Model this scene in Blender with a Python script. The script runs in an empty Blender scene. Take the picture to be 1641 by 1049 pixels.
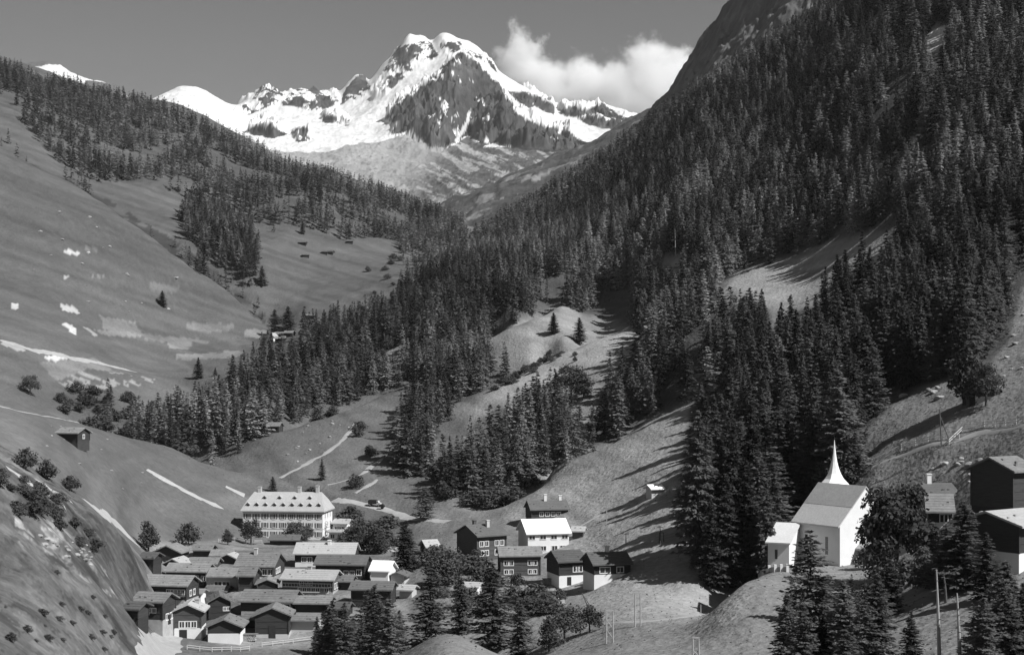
import bpy, math, random
import numpy as np

# ------------------------------------------------------------------ basics
F, HZ, U0 = 2200.0, 620.0, 820.5          # focal length (px of a 1641 px wide frame), horizon row, centre column
rng = random.Random(11)
nrs = np.random.RandomState(7)
scene = bpy.context.scene
COL = scene.collection
R = math.radians

def P(u, v, Y):
    return ((u - U0) / F * Y, Y, (HZ - v) / F * Y)

def tag(o, label=None, cat=None, group=None, kind=None):
    if label: o['label'] = label
    if cat: o['category'] = cat
    if group: o['group'] = group
    if kind: o['kind'] = kind
    return o

def empty(name, loc, rz=0.0):
    o = bpy.data.objects.new(name, None)
    o.location = loc; o.rotation_euler = (0, 0, rz)
    o.empty_display_size = 0.5
    COL.objects.link(o)
    return o

def link(name, me, parent=None):
    o = bpy.data.objects.new(name, me)
    COL.objects.link(o)
    if parent is not None: o.parent = parent
    return o

# ------------------------------------------------------------------ noise
class Noise:
    def __init__(s, seed):
        r = np.random.RandomState(seed)
        s.p = r.rand(256, 256)
    def n(s, x, y):
        xi = np.floor(x).astype(np.int64); yi = np.floor(y).astype(np.int64)
        fx = x - xi; fy = y - yi
        fx = fx * fx * fx * (fx * (fx * 6 - 15) + 10); fy = fy * fy * fy * (fy * (fy * 6 - 15) + 10)
        a = s.p[xi & 255, yi & 255]; b = s.p[(xi + 1) & 255, yi & 255]
        c = s.p[xi & 255, (yi + 1) & 255]; d = s.p[(xi + 1) & 255, (yi + 1) & 255]
        return (a * (1 - fx) + b * fx) * (1 - fy) + (c * (1 - fx) + d * fx) * fy
    def fbm(s, x, y, o=4, g=0.5):
        t = 0; a = 1.0; w = 0
        for i in range(o):
            t = t + a * (s.n(x + 17.3 * i, y - 9.1 * i) - 0.5); w += a
            ca, sa = 0.8, 0.6
            x, y = (ca * x - sa * y) * 2.03, (sa * x + ca * y) * 2.03
            a *= g
        return t / w * 2
    def ridged(s, x, y, o=5, g=0.55):
        t = 0; a = 1.0; w = 0
        for i in range(o):
            t = t + a * (1 - 2 * np.abs(s.n(x + 11.7 * i, y + 5.3 * i) - 0.5) * 2) ; w += a
            ca, sa = 0.8, 0.6
            x, y = (ca * x - sa * y) * 2.1, (sa * x + ca * y) * 2.1
            a *= g
        return t / w
NZ = Noise(3); NZ2 = Noise(21)

def inpoly(u, v, poly):
    u = np.asarray(u, float); v = np.asarray(v, float)
    res = np.zeros(u.shape, bool)
    px = [p[0] for p in poly]; py = [p[1] for p in poly]
    m = (u >= min(px)) & (u <= max(px)) & (v >= min(py)) & (v <= max(py))
    if not m.any(): return res
    uu, vv = u[m], v[m]
    c = np.zeros(uu.shape, bool)
    n = len(poly); j = n - 1
    for i in range(n):
        if py[i] != py[j]:
            c ^= ((py[i] > vv) != (py[j] > vv)) & (uu < (px[j] - px[i]) * (vv - py[i]) / (py[j] - py[i]) + px[i])
        j = i
    res[m] = c
    return res

# ------------------------------------------------------------------ mountain-side sheets: thin plate splines through surveyed lines
KY = 8.0
def dens(line, step=45):
    out = []
    for a, b in zip(line[:-1], line[1:]):
        d = math.hypot(b[0] - a[0], b[1] - a[1])
        n = max(1, int(d / step))
        for i in range(n):
            t = i / n
            out.append(tuple(a[k] + (b[k] - a[k]) * t for k in range(3)))
    out.append(line[-1])
    return out

class Sheet:
    def __init__(s, lines, pts, ulo, uhi, nu, ylo, yhi, ny, lam=0.02, step=45):
        P_ = []
        for l in lines: P_ += dens(l, step)
        P_ += pts
        seen = {}
        for p in P_:
            seen[(round(p[0] / 4), round(math.log(p[2]) * 60))] = p
        A = np.array(list(seen.values()), float)
        X = np.stack([A[:, 0] / 100, np.log(A[:, 2]) * KY], 1)
        n = len(X)
        def K(a, b):
            r2 = ((a[:, None, :] - b[None]) ** 2).sum(-1) + 1e-9
            return 0.5 * r2 * np.log(r2)
        M = np.zeros((n + 3, n + 3))
        M[:n, :n] = K(X, X) + lam * np.eye(n)
        M[:n, n] = 1; M[:n, n + 1:] = X
        M[n, :n] = 1; M[n + 1:, :n] = X.T
        w = np.linalg.solve(M, np.concatenate([A[:, 1], [0, 0, 0]]))
        s.u = np.linspace(ulo, uhi, nu); s.ly = np.linspace(math.log(ylo), math.log(yhi), ny)
        s.nu, s.ny = nu, ny
        # evaluate on a coarse grid, then refine bilinearly twice-smooth
        s.V = np.zeros((ny, nu))
        for j in range(0, ny, 20):
            jj = s.ly[j:j + 20]
            Q = np.stack([np.tile(s.u / 100, len(jj)), np.repeat(jj * KY, nu)], 1)
            s.V[j:j + 20] = (K(Q, X) @ w[:n] + w[n] + Q @ w[n + 1:]).reshape(len(jj), nu)
        s.Y = np.exp(s.ly)[:, None] * np.ones((1, nu))
        s.X = (s.u[None] - U0) / F * s.Y
        s.Z = (HZ - s.V) / F * s.Y
    def refresh(s):
        s.V = HZ - s.Z / s.Y * F
        s.minV = np.minimum.accumulate(s.V, 0)
    def idx(s, X, Y):
        X = np.asarray(X, float); Y = np.asarray(Y, float)
        u = X / Y * F + U0
        i = np.clip((u - s.u[0]) / (s.u[1] - s.u[0]), 0, s.nu - 1.001)
        j = np.clip((np.log(Y) - s.ly[0]) / (s.ly[1] - s.ly[0]), 0, s.ny - 1.001)
        return i, j
    def bil(s, G, i, j):
        i0 = i.astype(int); j0 = j.astype(int); a = i - i0; b = j - j0
        return (G[j0, i0] * (1 - a) + G[j0, i0 + 1] * a) * (1 - b) + (G[j0 + 1, i0] * (1 - a) + G[j0 + 1, i0 + 1] * a) * b
    def z(s, X, Y):
        i, j = s.idx(X, Y)
        return s.bil(s.Z, i, j)
    def hit(s, u, v, ymin=0.0):
        """first place along the sight line of (u, v), not nearer than ymin, that meets the ground"""
        i = min(max((u - s.u[0]) / (s.u[1] - s.u[0]), 0), s.nu - 1.001)
        i0 = int(i); a = i - i0
        c = s.V[:, i0] * (1 - a) + s.V[:, i0 + 1] * a
        ok = np.where((c <= v) & (np.exp(s.ly) >= ymin))[0]
        if len(ok) == 0:
            j = int(np.argmin(c + (np.exp(s.ly) < ymin) * 1e6)); ly = s.ly[j]
        else:
            j = ok[0]
            if j > 0 and c[j - 1] > v:
                t = (c[j - 1] - v) / (c[j - 1] - c[j] + 1e-9); ly = s.ly[j - 1] + t * (s.ly[j] - s.ly[j - 1])
            else: ly = s.ly[j]
        Y = math.exp(ly); X = (u - U0) / F * Y
        return X, Y, float(s.z(X, Y))
    def mesh(s, name, attrs, mat):
        co = np.stack([s.X, s.Y, s.Z], -1).reshape(-1, 3)
        k = np.arange(s.nu * s.ny).reshape(s.ny, s.nu)
        f = np.stack([k[:-1, :-1], k[:-1, 1:], k[1:, 1:], k[1:, :-1]], -1).reshape(-1, 4)
        me = npmesh(name, co, f, mat, True)
        for an, av in attrs.items():
            a = me.attributes.new(an, 'FLOAT', 'POINT'); a.data.foreach_set('value', av.reshape(-1).astype(np.float32))
        o = link(name, me); o['kind'] = 'structure'
        return o

def npmesh(name, co, quads, mats, smooth=False, midx=None):
    me = bpy.data.meshes.new(name)
    n = len(quads); k = quads.shape[1]
    me.vertices.add(len(co)); me.vertices.foreach_set('co', np.asarray(co, np.float32).reshape(-1))
    me.loops.add(n * k); me.loops.foreach_set('vertex_index', quads.reshape(-1).astype(np.int32))
    me.polygons.add(n)
    me.polygons.foreach_set('loop_start', np.arange(0, n * k, k, dtype=np.int32))
    me.polygons.foreach_set('use_smooth', np.full(n, smooth))
    for m in (mats if isinstance(mats, (list, tuple)) else [mats]): me.materials.append(m)
    if midx is not None: me.polygons.foreach_set('material_index', midx.astype(np.int32))
    me.update(calc_edges=True)
    return me

# ------------------------------------------------------------------ mesh builder for built things
class MB:
    def __init__(s): s.v = []; s.f = []; s.m = []
    def face(s, pts, m=0):
        b = len(s.v); s.v += [tuple(p) for p in pts]; s.f.append(tuple(range(b, b + len(pts)))); s.m.append(m)
    def box(s, x0, x1, y0, y1, z0, z1, m=0):
        b = len(s.v)
        s.v += [(x0, y0, z0), (x1, y0, z0), (x1, y1, z0), (x0, y1, z0), (x0, y0, z1), (x1, y0, z1), (x1, y1, z1), (x0, y1, z1)]
        for q in ((0, 3, 2, 1), (4, 5, 6, 7), (0, 1, 5, 4), (1, 2, 6, 5), (2, 3, 7, 6), (3, 0, 4, 7)):
            s.f.append(tuple(b + i for i in q)); s.m.append(m)
    def extrude(s, poly, d, m=0):
        """closed prism: polygon (3-D points) swept by vector d"""
        b = len(s.v); n = len(poly)
        s.v += [tuple(p) for p in poly] + [tuple(p[k] + d[k] for k in range(3)) for p in poly]
        s.f.append(tuple(b + i for i in range(n))); s.m.append(m)
        s.f.append(tuple(b + n + i for i in reversed(range(n)))); s.m.append(m)
        for i in range(n):
            j = (i + 1) % n
            s.f.append((b + i, b + n + i, b + n + j, b + j)); s.m.append(m)
    def tube(s, pts, rad, n=6, m=0):
        pts = [np.array(p, float) for p in pts]; b = len(s.v)
        if not isinstance(rad, (list, tuple)): rad = [rad] * len(pts)
        for i, p in enumerate(pts):
            d = pts[min(i + 1, len(pts) - 1)] - pts[max(i - 1, 0)]
            d = d / (np.linalg.norm(d) + 1e-9)
            a = np.cross(d, (0, 0, 1) if abs(d[2]) < 0.9 else (1, 0, 0)); a /= np.linalg.norm(a); c = np.cross(d, a)
            for k in range(n):
                t = 2 * math.pi * k / n
                s.v.append(tuple(p + rad[i] * (math.cos(t) * a + math.sin(t) * c)))
        for i in range(len(pts) - 1):
            for k in range(n):
                k2 = (k + 1) % n
                s.f.append((b + i * n + k, b + i * n + k2, b + (i + 1) * n + k2, b + (i + 1) * n + k)); s.m.append(m)
        s.f.append(tuple(b + k for k in reversed(range(n)))); s.m.append(m)
        s.f.append(tuple(b + (len(pts) - 1) * n + k for k in range(n))); s.m.append(m)
    def build(s, name, mats, parent=None, smooth=False):
        me = bpy.data.meshes.new(name)
        me.from_pydata(s.v, [], s.f)
        for m in (mats if isinstance(mats, (list, tuple)) else [mats]): me.materials.append(m)
        me.polygons.foreach_set('material_index', s.m)
        if smooth: me.polygons.foreach_set('use_smooth', [True] * len(s.f))
        me.update()
        return link(name, me, parent)

# ------------------------------------------------------------------ materials (grey tones: the photograph is black and white)
def mat(name, tone, rough=0.9, var=0.25, scale=1.0, attr=None, layers=None, transl=0.0, rnd=0.0, spec=0.2, bump=0.0, stretch=None):
    m = bpy.data.materials.new(name); m.use_nodes = True
    nt = m.node_tree; N = nt.nodes; L = nt.links
    b = N['Principled BSDF']; b.inputs['Roughness'].default_value = rough
    b.inputs['Specular IOR Level'].default_value = spec
    tc = N.new('ShaderNodeTexCoord')
    def math_(op, a, c, clamp=False):
        q = N.new('ShaderNodeMath'); q.operation = op; q.use_clamp = clamp
        for i, x in enumerate((a, c)):
            if isinstance(x, (int, float)): q.inputs[i].default_value = x
            else: L.new(x, q.inputs[i])
        return q.outputs[0]
    cur = None
    if attr:
        a = N.new('ShaderNodeAttribute'); a.attribute_name = attr
        cur = a.outputs['Fac']
    else:
        v = N.new('ShaderNodeValue'); v.outputs[0].default_value = tone; cur = v.outputs[0]
    for (sc, amp, det) in (layers or [(scale, var, 4)]):
        n = N.new('ShaderNodeTexNoise'); n.inputs['Scale'].default_value = sc; n.inputs['Detail'].default_value = det
        n.inputs['Roughness'].default_value = 0.6
        src = tc.outputs['Object']
        if stretch:
            mp = N.new('ShaderNodeMapping'); mp.inputs['Scale'].default_value = stretch; L.new(src, mp.inputs['Vector']); src = mp.outputs[0]
        L.new(src, n.inputs['Vector'])
        k = math_('MULTIPLY_ADD', n.outputs['Fac'], 2 * amp); k.node.inputs[2].default_value = 1 - amp
        cur = math_('MULTIPLY', cur, k)
    if rnd:
        oi = N.new('ShaderNodeObjectInfo')
        k = math_('MULTIPLY_ADD', oi.outputs['Random'], 2 * rnd); k.node.inputs[2].default_value = 1 - rnd
        cur = math_('MULTIPLY', cur, k)
    cur = math_('MULTIPLY', cur, 1.0, True)
    L.new(cur, b.inputs['Base Color'])
    if bump:
        bn = N.new('ShaderNodeTexNoise'); bn.inputs['Scale'].default_value = (layers or [(scale,)])[-1][0]; bn.inputs['Detail'].default_value = 4
        L.new(tc.outputs['Object'], bn.inputs['Vector'])
        bp = N.new('ShaderNodeBump'); bp.inputs['Distance'].default_value = bump; bp.inputs['Strength'].default_value = 1.0
        L.new(bn.outputs['Fac'], bp.inputs['Height']); L.new(bp.outputs[0], b.inputs['Normal'])
    if transl:
        t = N.new('ShaderNodeBsdfTranslucent'); L.new(cur, t.inputs['Color'])
        mx = N.new('ShaderNodeMixShader'); mx.inputs[0].default_value = transl
        L.new(b.outputs[0], mx.inputs[1]); L.new(t.outputs[0], mx.inputs[2])
        L.new(mx.outputs[0], N['Material Output'].inputs['Surface'])
    return m

M = {}
M['ground'] = mat('meadow_grass', 0.12, attr='tone', layers=[(0.012, 0.25, 3), (0.08, 0.32, 6), (0.7, 0.45, 5)], bump=0.6)
M['rockside'] = mat('grassy_rock', 0.1, attr='tone', layers=[(0.008, 0.3, 5), (0.05, 0.45, 6)], bump=4.0)
M['snow'] = mat('snow_and_rock', 0.8, attr='tone', layers=[(0.006, 0.1, 5), (0.03, 0.14, 5)], rough=0.8)
M['road'] = mat('pale_road', 0.33, layers=[(0.2, 0.2, 3), (1.2, 0.3, 4)])
M['path'] = mat('trodden_path', 0.30, var=0.3, scale=0.4)
M['field'] = mat('cut_field', 0.36, layers=[(0.25, 0.25, 3), (1.5, 0.3, 4)])
M['timber'] = mat('dark_larch_timber', 0.045, var=0.5, scale=1.2, rnd=0.25, stretch=(0.6, 0.6, 4))
M['timber_brown'] = mat('brown_timber', 0.085, var=0.4, scale=1.2, rnd=0.2, stretch=(0.6, 0.6, 4))
M['plaster'] = mat('white_plaster', 0.7, layers=[(0.12, 0.07, 3), (0.6, 0.1, 4)])
M['plaster_grey'] = mat('grey_plaster', 0.45, var=0.15, scale=0.5)
M['stone'] = mat('whitewashed_stone', 0.36, var=0.35, scale=1.0)
M['slate'] = mat('grey_stone_slab_roof', 0.175, layers=[(0.3, 0.3, 3), (1.6, 0.45, 4)], rnd=0.28)
M['shingle_upper'] = mat('grey_church_shingle', 0.36, layers=[(0.4, 0.15, 3), (2.5, 0.3, 4)])
M['shingle_lower'] = mat('pale_church_shingle', 0.54, layers=[(0.4, 0.12, 3), (2.5, 0.25, 4)])
M['slate_dark'] = mat('dark_shingle_roof', 0.105, layers=[(0.35, 0.25, 3), (2.0, 0.3, 4)], rnd=0.2)
M['slate_light'] = mat('pale_slab_roof', 0.36, layers=[(0.35, 0.15, 3), (2.0, 0.25, 4)], rnd=0.08)
M['metal_white'] = mat('bright_sheet_roof', 0.85, var=0.04, scale=0.4, rough=0.5)
M['frame'] = mat('white_window_frame', 0.7, var=0.1, scale=2)
M['pane'] = mat('window_glass', 0.03, rough=0.15, var=0.3, scale=0.7, spec=0.6)
M['shutter'] = mat('grey_shutter', 0.16, var=0.2, scale=2)
M['darkdoor'] = mat('dark_door', 0.03, var=0.3, scale=2)
M['bark'] = mat('bark', 0.09, var=0.4, scale=6)
M['deadwood'] = mat('bleached_wood', 0.34, var=0.3, scale=3)
M['pole'] = mat('weathered_pole', 0.3, var=0.25, scale=2)
M['wood'] = mat('weathered_rail', 0.5, var=0.25, scale=2)
M['needle'] = mat('conifer_needles', 0.10, layers=[(3.0, 0.35, 3)], rnd=0.5, transl=0.42, spec=0.1)
M['needle_light'] = mat('larch_needles', 0.15, layers=[(3.0, 0.3, 3)], rnd=0.35, transl=0.45, spec=0.1)
M['needle_far'] = mat('far_conifer_needles', 0.05, attr='tone', layers=[(0.3, 0.2, 2)], transl=0.42, spec=0.1)
M['leaf'] = mat('broad_leaves', 0.085, layers=[(2.0, 0.35, 3)], rnd=0.3, transl=0.3, spec=0.15)
M['rock'] = mat('pale_rock', 0.26, var=0.4, scale=0.8, rnd=0.3)
M['darkmetal'] = mat('dark_lorry_paint', 0.03, rough=0.4, var=0.1, scale=1, spec=0.5)
M['tyre'] = mat('rubber_tyre', 0.02, var=0.1, scale=3)
M['tuft'] = mat('grass_tufts', 0.12, attr='tone', layers=[(0.2, 0.3, 3)], transl=0.5, spec=0.05)
M['water'] = mat('foaming_water', 0.5, var=0.4, scale=0.4, rough=0.3)
# ------------------------------------------------------------------ camera, sun, sky
cam = bpy.data.cameras.new('camera'); cam.sensor_width = 36; cam.lens = 36 * F / 1641
cam.shift_y = (HZ - 524.5) / 1641; cam.clip_start = 1; cam.clip_end = 60000
co = bpy.data.objects.new('camera', cam); co.rotation_euler = (math.pi / 2, 0, 0); COL.objects.link(co)
scene.camera = co
SUN_EL, SUN_PHI = 46.0, 30.0              # height, and swing towards the viewer from straight right
to_sun = (math.cos(R(SUN_EL)) * math.cos(R(SUN_PHI)), -math.cos(R(SUN_EL)) * math.sin(R(SUN_PHI)), math.sin(R(SUN_EL)))
sl = bpy.data.lights.new('sun', 'SUN'); sl.energy = 4.6; sl.angle = R(0.5); sl.color = (1, 1, 1)
so = bpy.data.objects.new('sun', sl); COL.objects.link(so)
from mathutils import Vector
so.rotation_euler = Vector(to_sun).to_track_quat('Z', 'Y').to_euler()
w = bpy.data.worlds.new('World'); scene.world = w; w.use_nodes = True
nt = w.node_tree; bg = nt.nodes['Background']
sk = nt.nodes.new('ShaderNodeTexSky'); sk.sky_type = 'NISHITA'; sk.sun_disc = False
sk.sun_elevation = R(SUN_EL); sk.sun_rotation = math.atan2(to_sun[0], to_sun[1]); sk.altitude = 1500
sk.air_density = 1.0; sk.dust_density = 0.6; sk.ozone_density = 1.5
sp = nt.nodes.new('ShaderNodeSeparateColor')          # the red-filtered grey of a black and white film
nt.links.new(sk.outputs[0], sp.inputs[0]); nt.links.new(sp.outputs[0], bg.inputs['Color'])
bg.inputs['Strength'].default_value = 0.068
vs = scene.view_settings; vs.view_transform = 'Standard'; vs.look = 'None'; vs.exposure = 0.48; vs.gamma = 1.0
cy = scene.cycles
cy.max_bounces = 8; cy.diffuse_bounces = 2; cy.glossy_bounces = 1; cy.transmission_bounces = 2; cy.volume_bounces = 6
cy.transparent_max_bounces = 4; cy.caustics_reflective = False; cy.caustics_refractive = False
cy.use_denoising = True; cy.denoiser = 'OPENIMAGEDENOISE'; cy.denoising_input_passes = 'RGB_ALBEDO_NORMAL'; cy.denoising_prefilter = 'ACCURATE'

# ------------------------------------------------------------------ the valley: surveyed lines (column, row, depth)
L = [
 [(-500, 1760, 50), (2140, 1760, 50)],
 [(-500, 1290, 85), (400, 1350, 110), (800, 1350, 110), (1200, 1300, 100), (1641, 1290, 85), (2140, 1290, 80)],
 [(-400, 1049, 110), (0, 1049, 140), (120, 1049, 168), (215, 1049, 205), (300, 1049, 250), (430, 1049, 264), (520, 1049, 265), (600, 1060, 230), (650, 1049, 190), (715, 1049, 175), (790, 1049, 185), (850, 1060, 215), (930, 1049, 215), (1000, 1049, 195), (1110, 1049, 185), (1240, 1049, 180), (1350, 1049, 165), (1500, 1049, 150), (1641, 1049, 140), (2000, 1049, 115)],
 [(660, 1040, 197), (690, 1025, 200), (715, 1019, 202), (750, 1027, 201), (780, 1042, 197)],
 [(650, 1085, 228), (715, 1085, 228), (785, 1085, 228)],
 # near slope and its rim
 [(-300, 600, 200), (-150, 670, 215), (0, 742, 235), (50, 775, 242), (100, 805, 252), (150, 840, 268), (205, 870, 290), (230, 897, 315)],
 [(-150, 668, 240), (0, 735, 262), (50, 765, 275), (100, 790, 295), (150, 825, 310), (200, 855, 340)],
 # rim of the meadow above the village, hidden hollow behind
 [(-300, 560, 400), (-100, 615, 420), (0, 640, 440), (100, 668, 470), (200, 697, 505), (280, 722, 530), (350, 750, 540), (410, 785, 505)],
 [(-100, 640, 520), (0, 672, 540), (100, 700, 560), (200, 730, 590), (290, 757, 612)],
 # great left slope and the gully behind it
 [(-400, 60, 950), (-300, 100, 1000), (-150, 165, 1050), (0, 237, 1100), (60, 268, 1100), (120, 300, 1100), (180, 338, 1090), (230, 370, 1090), (290, 415, 1080), (340, 448, 1070), (380, 480, 1060), (430, 520, 1040)],
 [(-300, 135, 1110), (-150, 195, 1150), (0, 264, 1200), (120, 327, 1190), (230, 394, 1170), (340, 467, 1140), (430, 529, 1090)],
 # left mountain skyline
 [(-400, 0, 1900), (-300, 30, 1900), (-150, 70, 1900), (0, 106, 1900), (60, 124, 1900), (120, 148, 1880), (200, 168, 1860), (280, 178, 1840), (340, 208, 1800), (400, 235, 1780), (470, 270, 1750), (540, 282, 1730), (600, 305, 1700), (650, 328, 1690), (700, 350, 1680), (740, 361, 1680)],
 [(-400, 60, 2300), (0, 160, 2300), (280, 230, 2250), (470, 325, 2200), (600, 360, 2150), (760, 410, 2100)],
 # spur with the footpath
 [(372, 757, 562), (400, 708, 610), (440, 692, 630), (500, 674, 650), (560, 657, 665), (600, 637, 685), (640, 620, 700), (668, 606, 712)],
 [(440, 702, 662), (500, 690, 690), (560, 672, 708), (620, 640, 735), (668, 618, 752)],
 # knolls of the middle slope
 [(740, 572, 795), (760, 560, 800), (800, 535, 820), (850, 512, 830), (900, 494, 840), (930, 500, 840), (1000, 480, 860)],
 [(800, 550, 880), (850, 528, 900), (900, 510, 905)],
 [(700, 660, 630), (720, 648, 640), (780, 618, 660), (840, 592, 680), (880, 573, 690), (950, 545, 700), (1000, 530, 700), (1050, 530, 690)],
 [(780, 628, 702), (880, 584, 730), (1000, 540, 748)],
 [(790, 825, 430), (840, 795, 445), (900, 757, 460), (960, 722, 475), (1020, 690, 485), (1100, 645, 490)],
 [(840, 808, 480), (900, 770, 497), (960, 734, 512), (1020, 702, 522), (1100, 650, 532)],
 # church knoll
 [(1150, 972, 216), (1180, 945, 222), (1200, 931, 226), (1240, 926, 228), (1270, 926, 230)],
 [(1120, 985, 250), (1150, 980, 262), (1185, 955, 275)],
 [(1240, 912, 243), (1300, 909, 246), (1380, 905, 247), (1440, 890, 244)],
 # right-hand skyline and its far side
 [(760, 372, 1690), (820, 345, 1680), (860, 323, 1670), (900, 297, 1650), (950, 270, 1600), (990, 243, 1560), (1030, 210, 1500), (1060, 186, 1450), (1100, 166, 1380), (1150, 135, 1310), (1200, 112, 1250), (1250, 82, 1200), (1300, 52, 1150), (1350, 18, 1100), (1400, -20, 1050), (1500, -110, 1050), (1641, -190, 1080), (2100, -330, 1080)],
 [(820, 400, 2000), (900, 355, 1960), (1000, 290, 1880), (1100, 220, 1680), (1200, 165, 1500), (1300, 105, 1400), (1400, 30, 1350), (1641, -150, 1300), (2100, -290, 1300)],
 [(-500, 500, 2700), (600, 520, 2700), (1200, 420, 2700), (2140, 200, 2700)],
]
pts = [
 (0, 900, 180), (60, 950, 178), (100, 900, 208), (150, 960, 205), (120, 985, 188), (200, 950, 250), (215, 1000, 228), (60, 850, 212), (-200, 850, 165), (160, 900, 240),
 (230, 1000, 262), (250, 960, 298), (250, 900, 345), (300, 1030, 262), (300, 900, 360), (330, 870, 385), (390, 1000, 285), (390, 940, 320), (390, 880, 385), (390, 862, 432), (470, 1000, 285), (470, 930, 330), (470, 880, 390), (480, 863, 440), (540, 863, 440), (560, 930, 325), (560, 880, 395), (600, 1000, 280), (620, 940, 325), (620, 880, 390), (600, 1040, 262),
 (100, 740, 350), (200, 780, 400), (300, 800, 440), (370, 830, 450), (0, 690, 340), (-150, 640, 330), (260, 840, 405), (310, 850, 415),
 (0, 600, 640), (100, 624, 680), (200, 642, 690), (250, 617, 760), (300, 602, 800), (350, 612, 760), (240, 642, 720), (330, 642, 740), (-200, 560, 620),
 (430, 640, 700), (430, 590, 790), (440, 550, 880), (350, 690, 640), (300, 690, 650),
 (0, 545, 690), (0, 500, 760), (100, 562, 740), (100, 500, 830), (200, 587, 780), (200, 540, 870), (300, 560, 900), (400, 542, 960), (430, 532, 990), (300, 530, 960), (380, 520, 1000), (0, 400, 900), (100, 420, 920), (200, 450, 950), (-200, 400, 850),
 (0, 180, 1500), (60, 230, 1400), (200, 260, 1500), (200, 330, 1310), (300, 300, 1450), (300, 400, 1200), (400, 350, 1400), (400, 440, 1170), (480, 330, 1450), (480, 420, 1250), (480, 500, 1060), (560, 350, 1480), (560, 440, 1220), (560, 490, 1080), (640, 410, 1330), (640, 450, 1150), (700, 400, 1450), (700, 430, 1250), (740, 430, 1150), (700, 470, 1000), (700, 520, 850), (760, 410, 1350), (-300, 120, 1500),
 (400, 760, 540), (450, 740, 560), (500, 720, 580), (560, 730, 560), (600, 680, 620), (640, 690, 600), (640, 740, 540), (560, 790, 500), (480, 792, 505), (640, 812, 480),
 (500, 620, 760), (560, 600, 790), (620, 570, 830), (640, 580, 810), (560, 540, 900),
 (850, 560, 740), (900, 545, 740), (800, 580, 740), (750, 680, 590), (820, 650, 600), (880, 625, 620), (950, 600, 620), (1000, 590, 610),
 (700, 740, 540), (750, 760, 505), (820, 720, 520), (880, 705, 540), (950, 670, 560), (900, 740, 485),
 (860, 840, 395), (900, 860, 365), (960, 800, 395), (1000, 760, 410), (1050, 780, 375), (1050, 850, 325), (1000, 900, 305), (1000, 960, 265), (1100, 900, 290), (1100, 850, 315), (1100, 760, 370), (1100, 700, 420),
 (700, 900, 345), (760, 900, 345), (820, 930, 318), (880, 940, 310), (940, 935, 305), (760, 960, 295), (850, 1000, 265), (930, 1000, 250), (720, 850, 405), (780, 850, 392), (680, 830, 450), (650, 860, 420),
 (1060, 932, 281), (1100, 952, 268), (1050, 962, 258), (1130, 932, 277), (1000, 1000, 235), (1100, 990, 232), (1140, 985, 228), (1110, 1020, 205), (1200, 900, 288), (1200, 1000, 195), (1300, 980, 200), (1400, 980, 195),
 (1200, 840, 318), (1200, 760, 360), (1200, 680, 410), (1200, 600, 470), (1200, 520, 550), (1200, 470, 620), (1200, 420, 700), (1200, 330, 830), (1200, 220, 1030),
 (1300, 850, 288), (1300, 780, 312), (1300, 700, 350), (1300, 600, 420), (1300, 520, 490), (1300, 450, 590), (1300, 400, 660), (1300, 250, 830), (1300, 130, 1000),
 (1400, 860, 264), (1400, 760, 285), (1400, 720, 303), (1400, 670, 330), (1400, 620, 365), (1400, 500, 455), (1400, 400, 550), (1400, 200, 740), (1400, 70, 920),
 (1500, 920, 200), (1500, 880, 225), (1500, 800, 258), (1500, 720, 275), (1500, 650, 310), (1500, 600, 345), (1500, 500, 420), (1500, 300, 570), (1500, 100, 760), (1500, -40, 950),
 (1641, 920, 180), (1641, 840, 205), (1641, 760, 230), (1641, 690, 255), (1641, 600, 300), (1641, 500, 365), (1641, 410, 440), (1641, 250, 570), (1641, 50, 760),
 (1900, 850, 170), (1900, 650, 220), (1900, 400, 350), (1900, 100, 580),
 (1100, 580, 560), (1100, 500, 660), (1100, 420, 770), (1100, 330, 920), (1100, 250, 1120), (1000, 450, 900), (1000, 400, 1000), (1000, 310, 1260), (900, 440, 980), (900, 390, 1150), (900, 335, 1400), (820, 480, 900), (820, 420, 1150), (820, 370, 1450),
]
T = Sheet(L, pts, -500, 2140, 941, 50, 2700, 820, lam=0.01)
amp = 0.25 + 0.0022 * T.Y
amp = np.where(T.Y < 480, 0.3 + 0.0006 * T.Y, amp)
T.Z += amp * NZ.fbm(T.X / 42, T.Y / 42, 4) * 1.2 + np.minimum(0.35, T.Y / 900) * NZ2.fbm(T.X / 7, T.Y / 7, 3)
step_ = NZ.fbm(T.X / 26 + T.Y / 60, T.Z / 1.7, 3)                 # cattle terraces along the slope
T.Z += np.where((T.Y > 235) & (T.Y < 720), 0.30, 0.12) * step_ * np.clip(T.Y / 240 - 0.4, 0, 1) * np.clip(1.7 - T.Y / 600, 0, 1)
T.Z += 0.9 * np.clip((T.Y - 640) / 150, 0, 1) * NZ2.fbm(T.X / 70 + T.Y / 120, T.Z / 5.5, 3)
ns_ = np.clip((318 - T.Y) / 25, 0, 1) * np.clip((250 - T.u[None] - 0 * T.Y) / 40, 0, 1)                # the near slope: runnels and hummocks
T.Z += ns_ * (1.1 * NZ.ridged(T.X / 19 + T.Y / 40, T.Y / 26 - T.X / 60, 4) + 0.35 * NZ2.fbm(T.X / 3.5, T.Y / 4.5, 3))
far = np.clip((T.Y - 900) / 600, 0, 1)
T.Z += far * 9 * NZ2.ridged(T.X / 150, T.Y / 150, 4) * 0.6
T.refresh()

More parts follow.
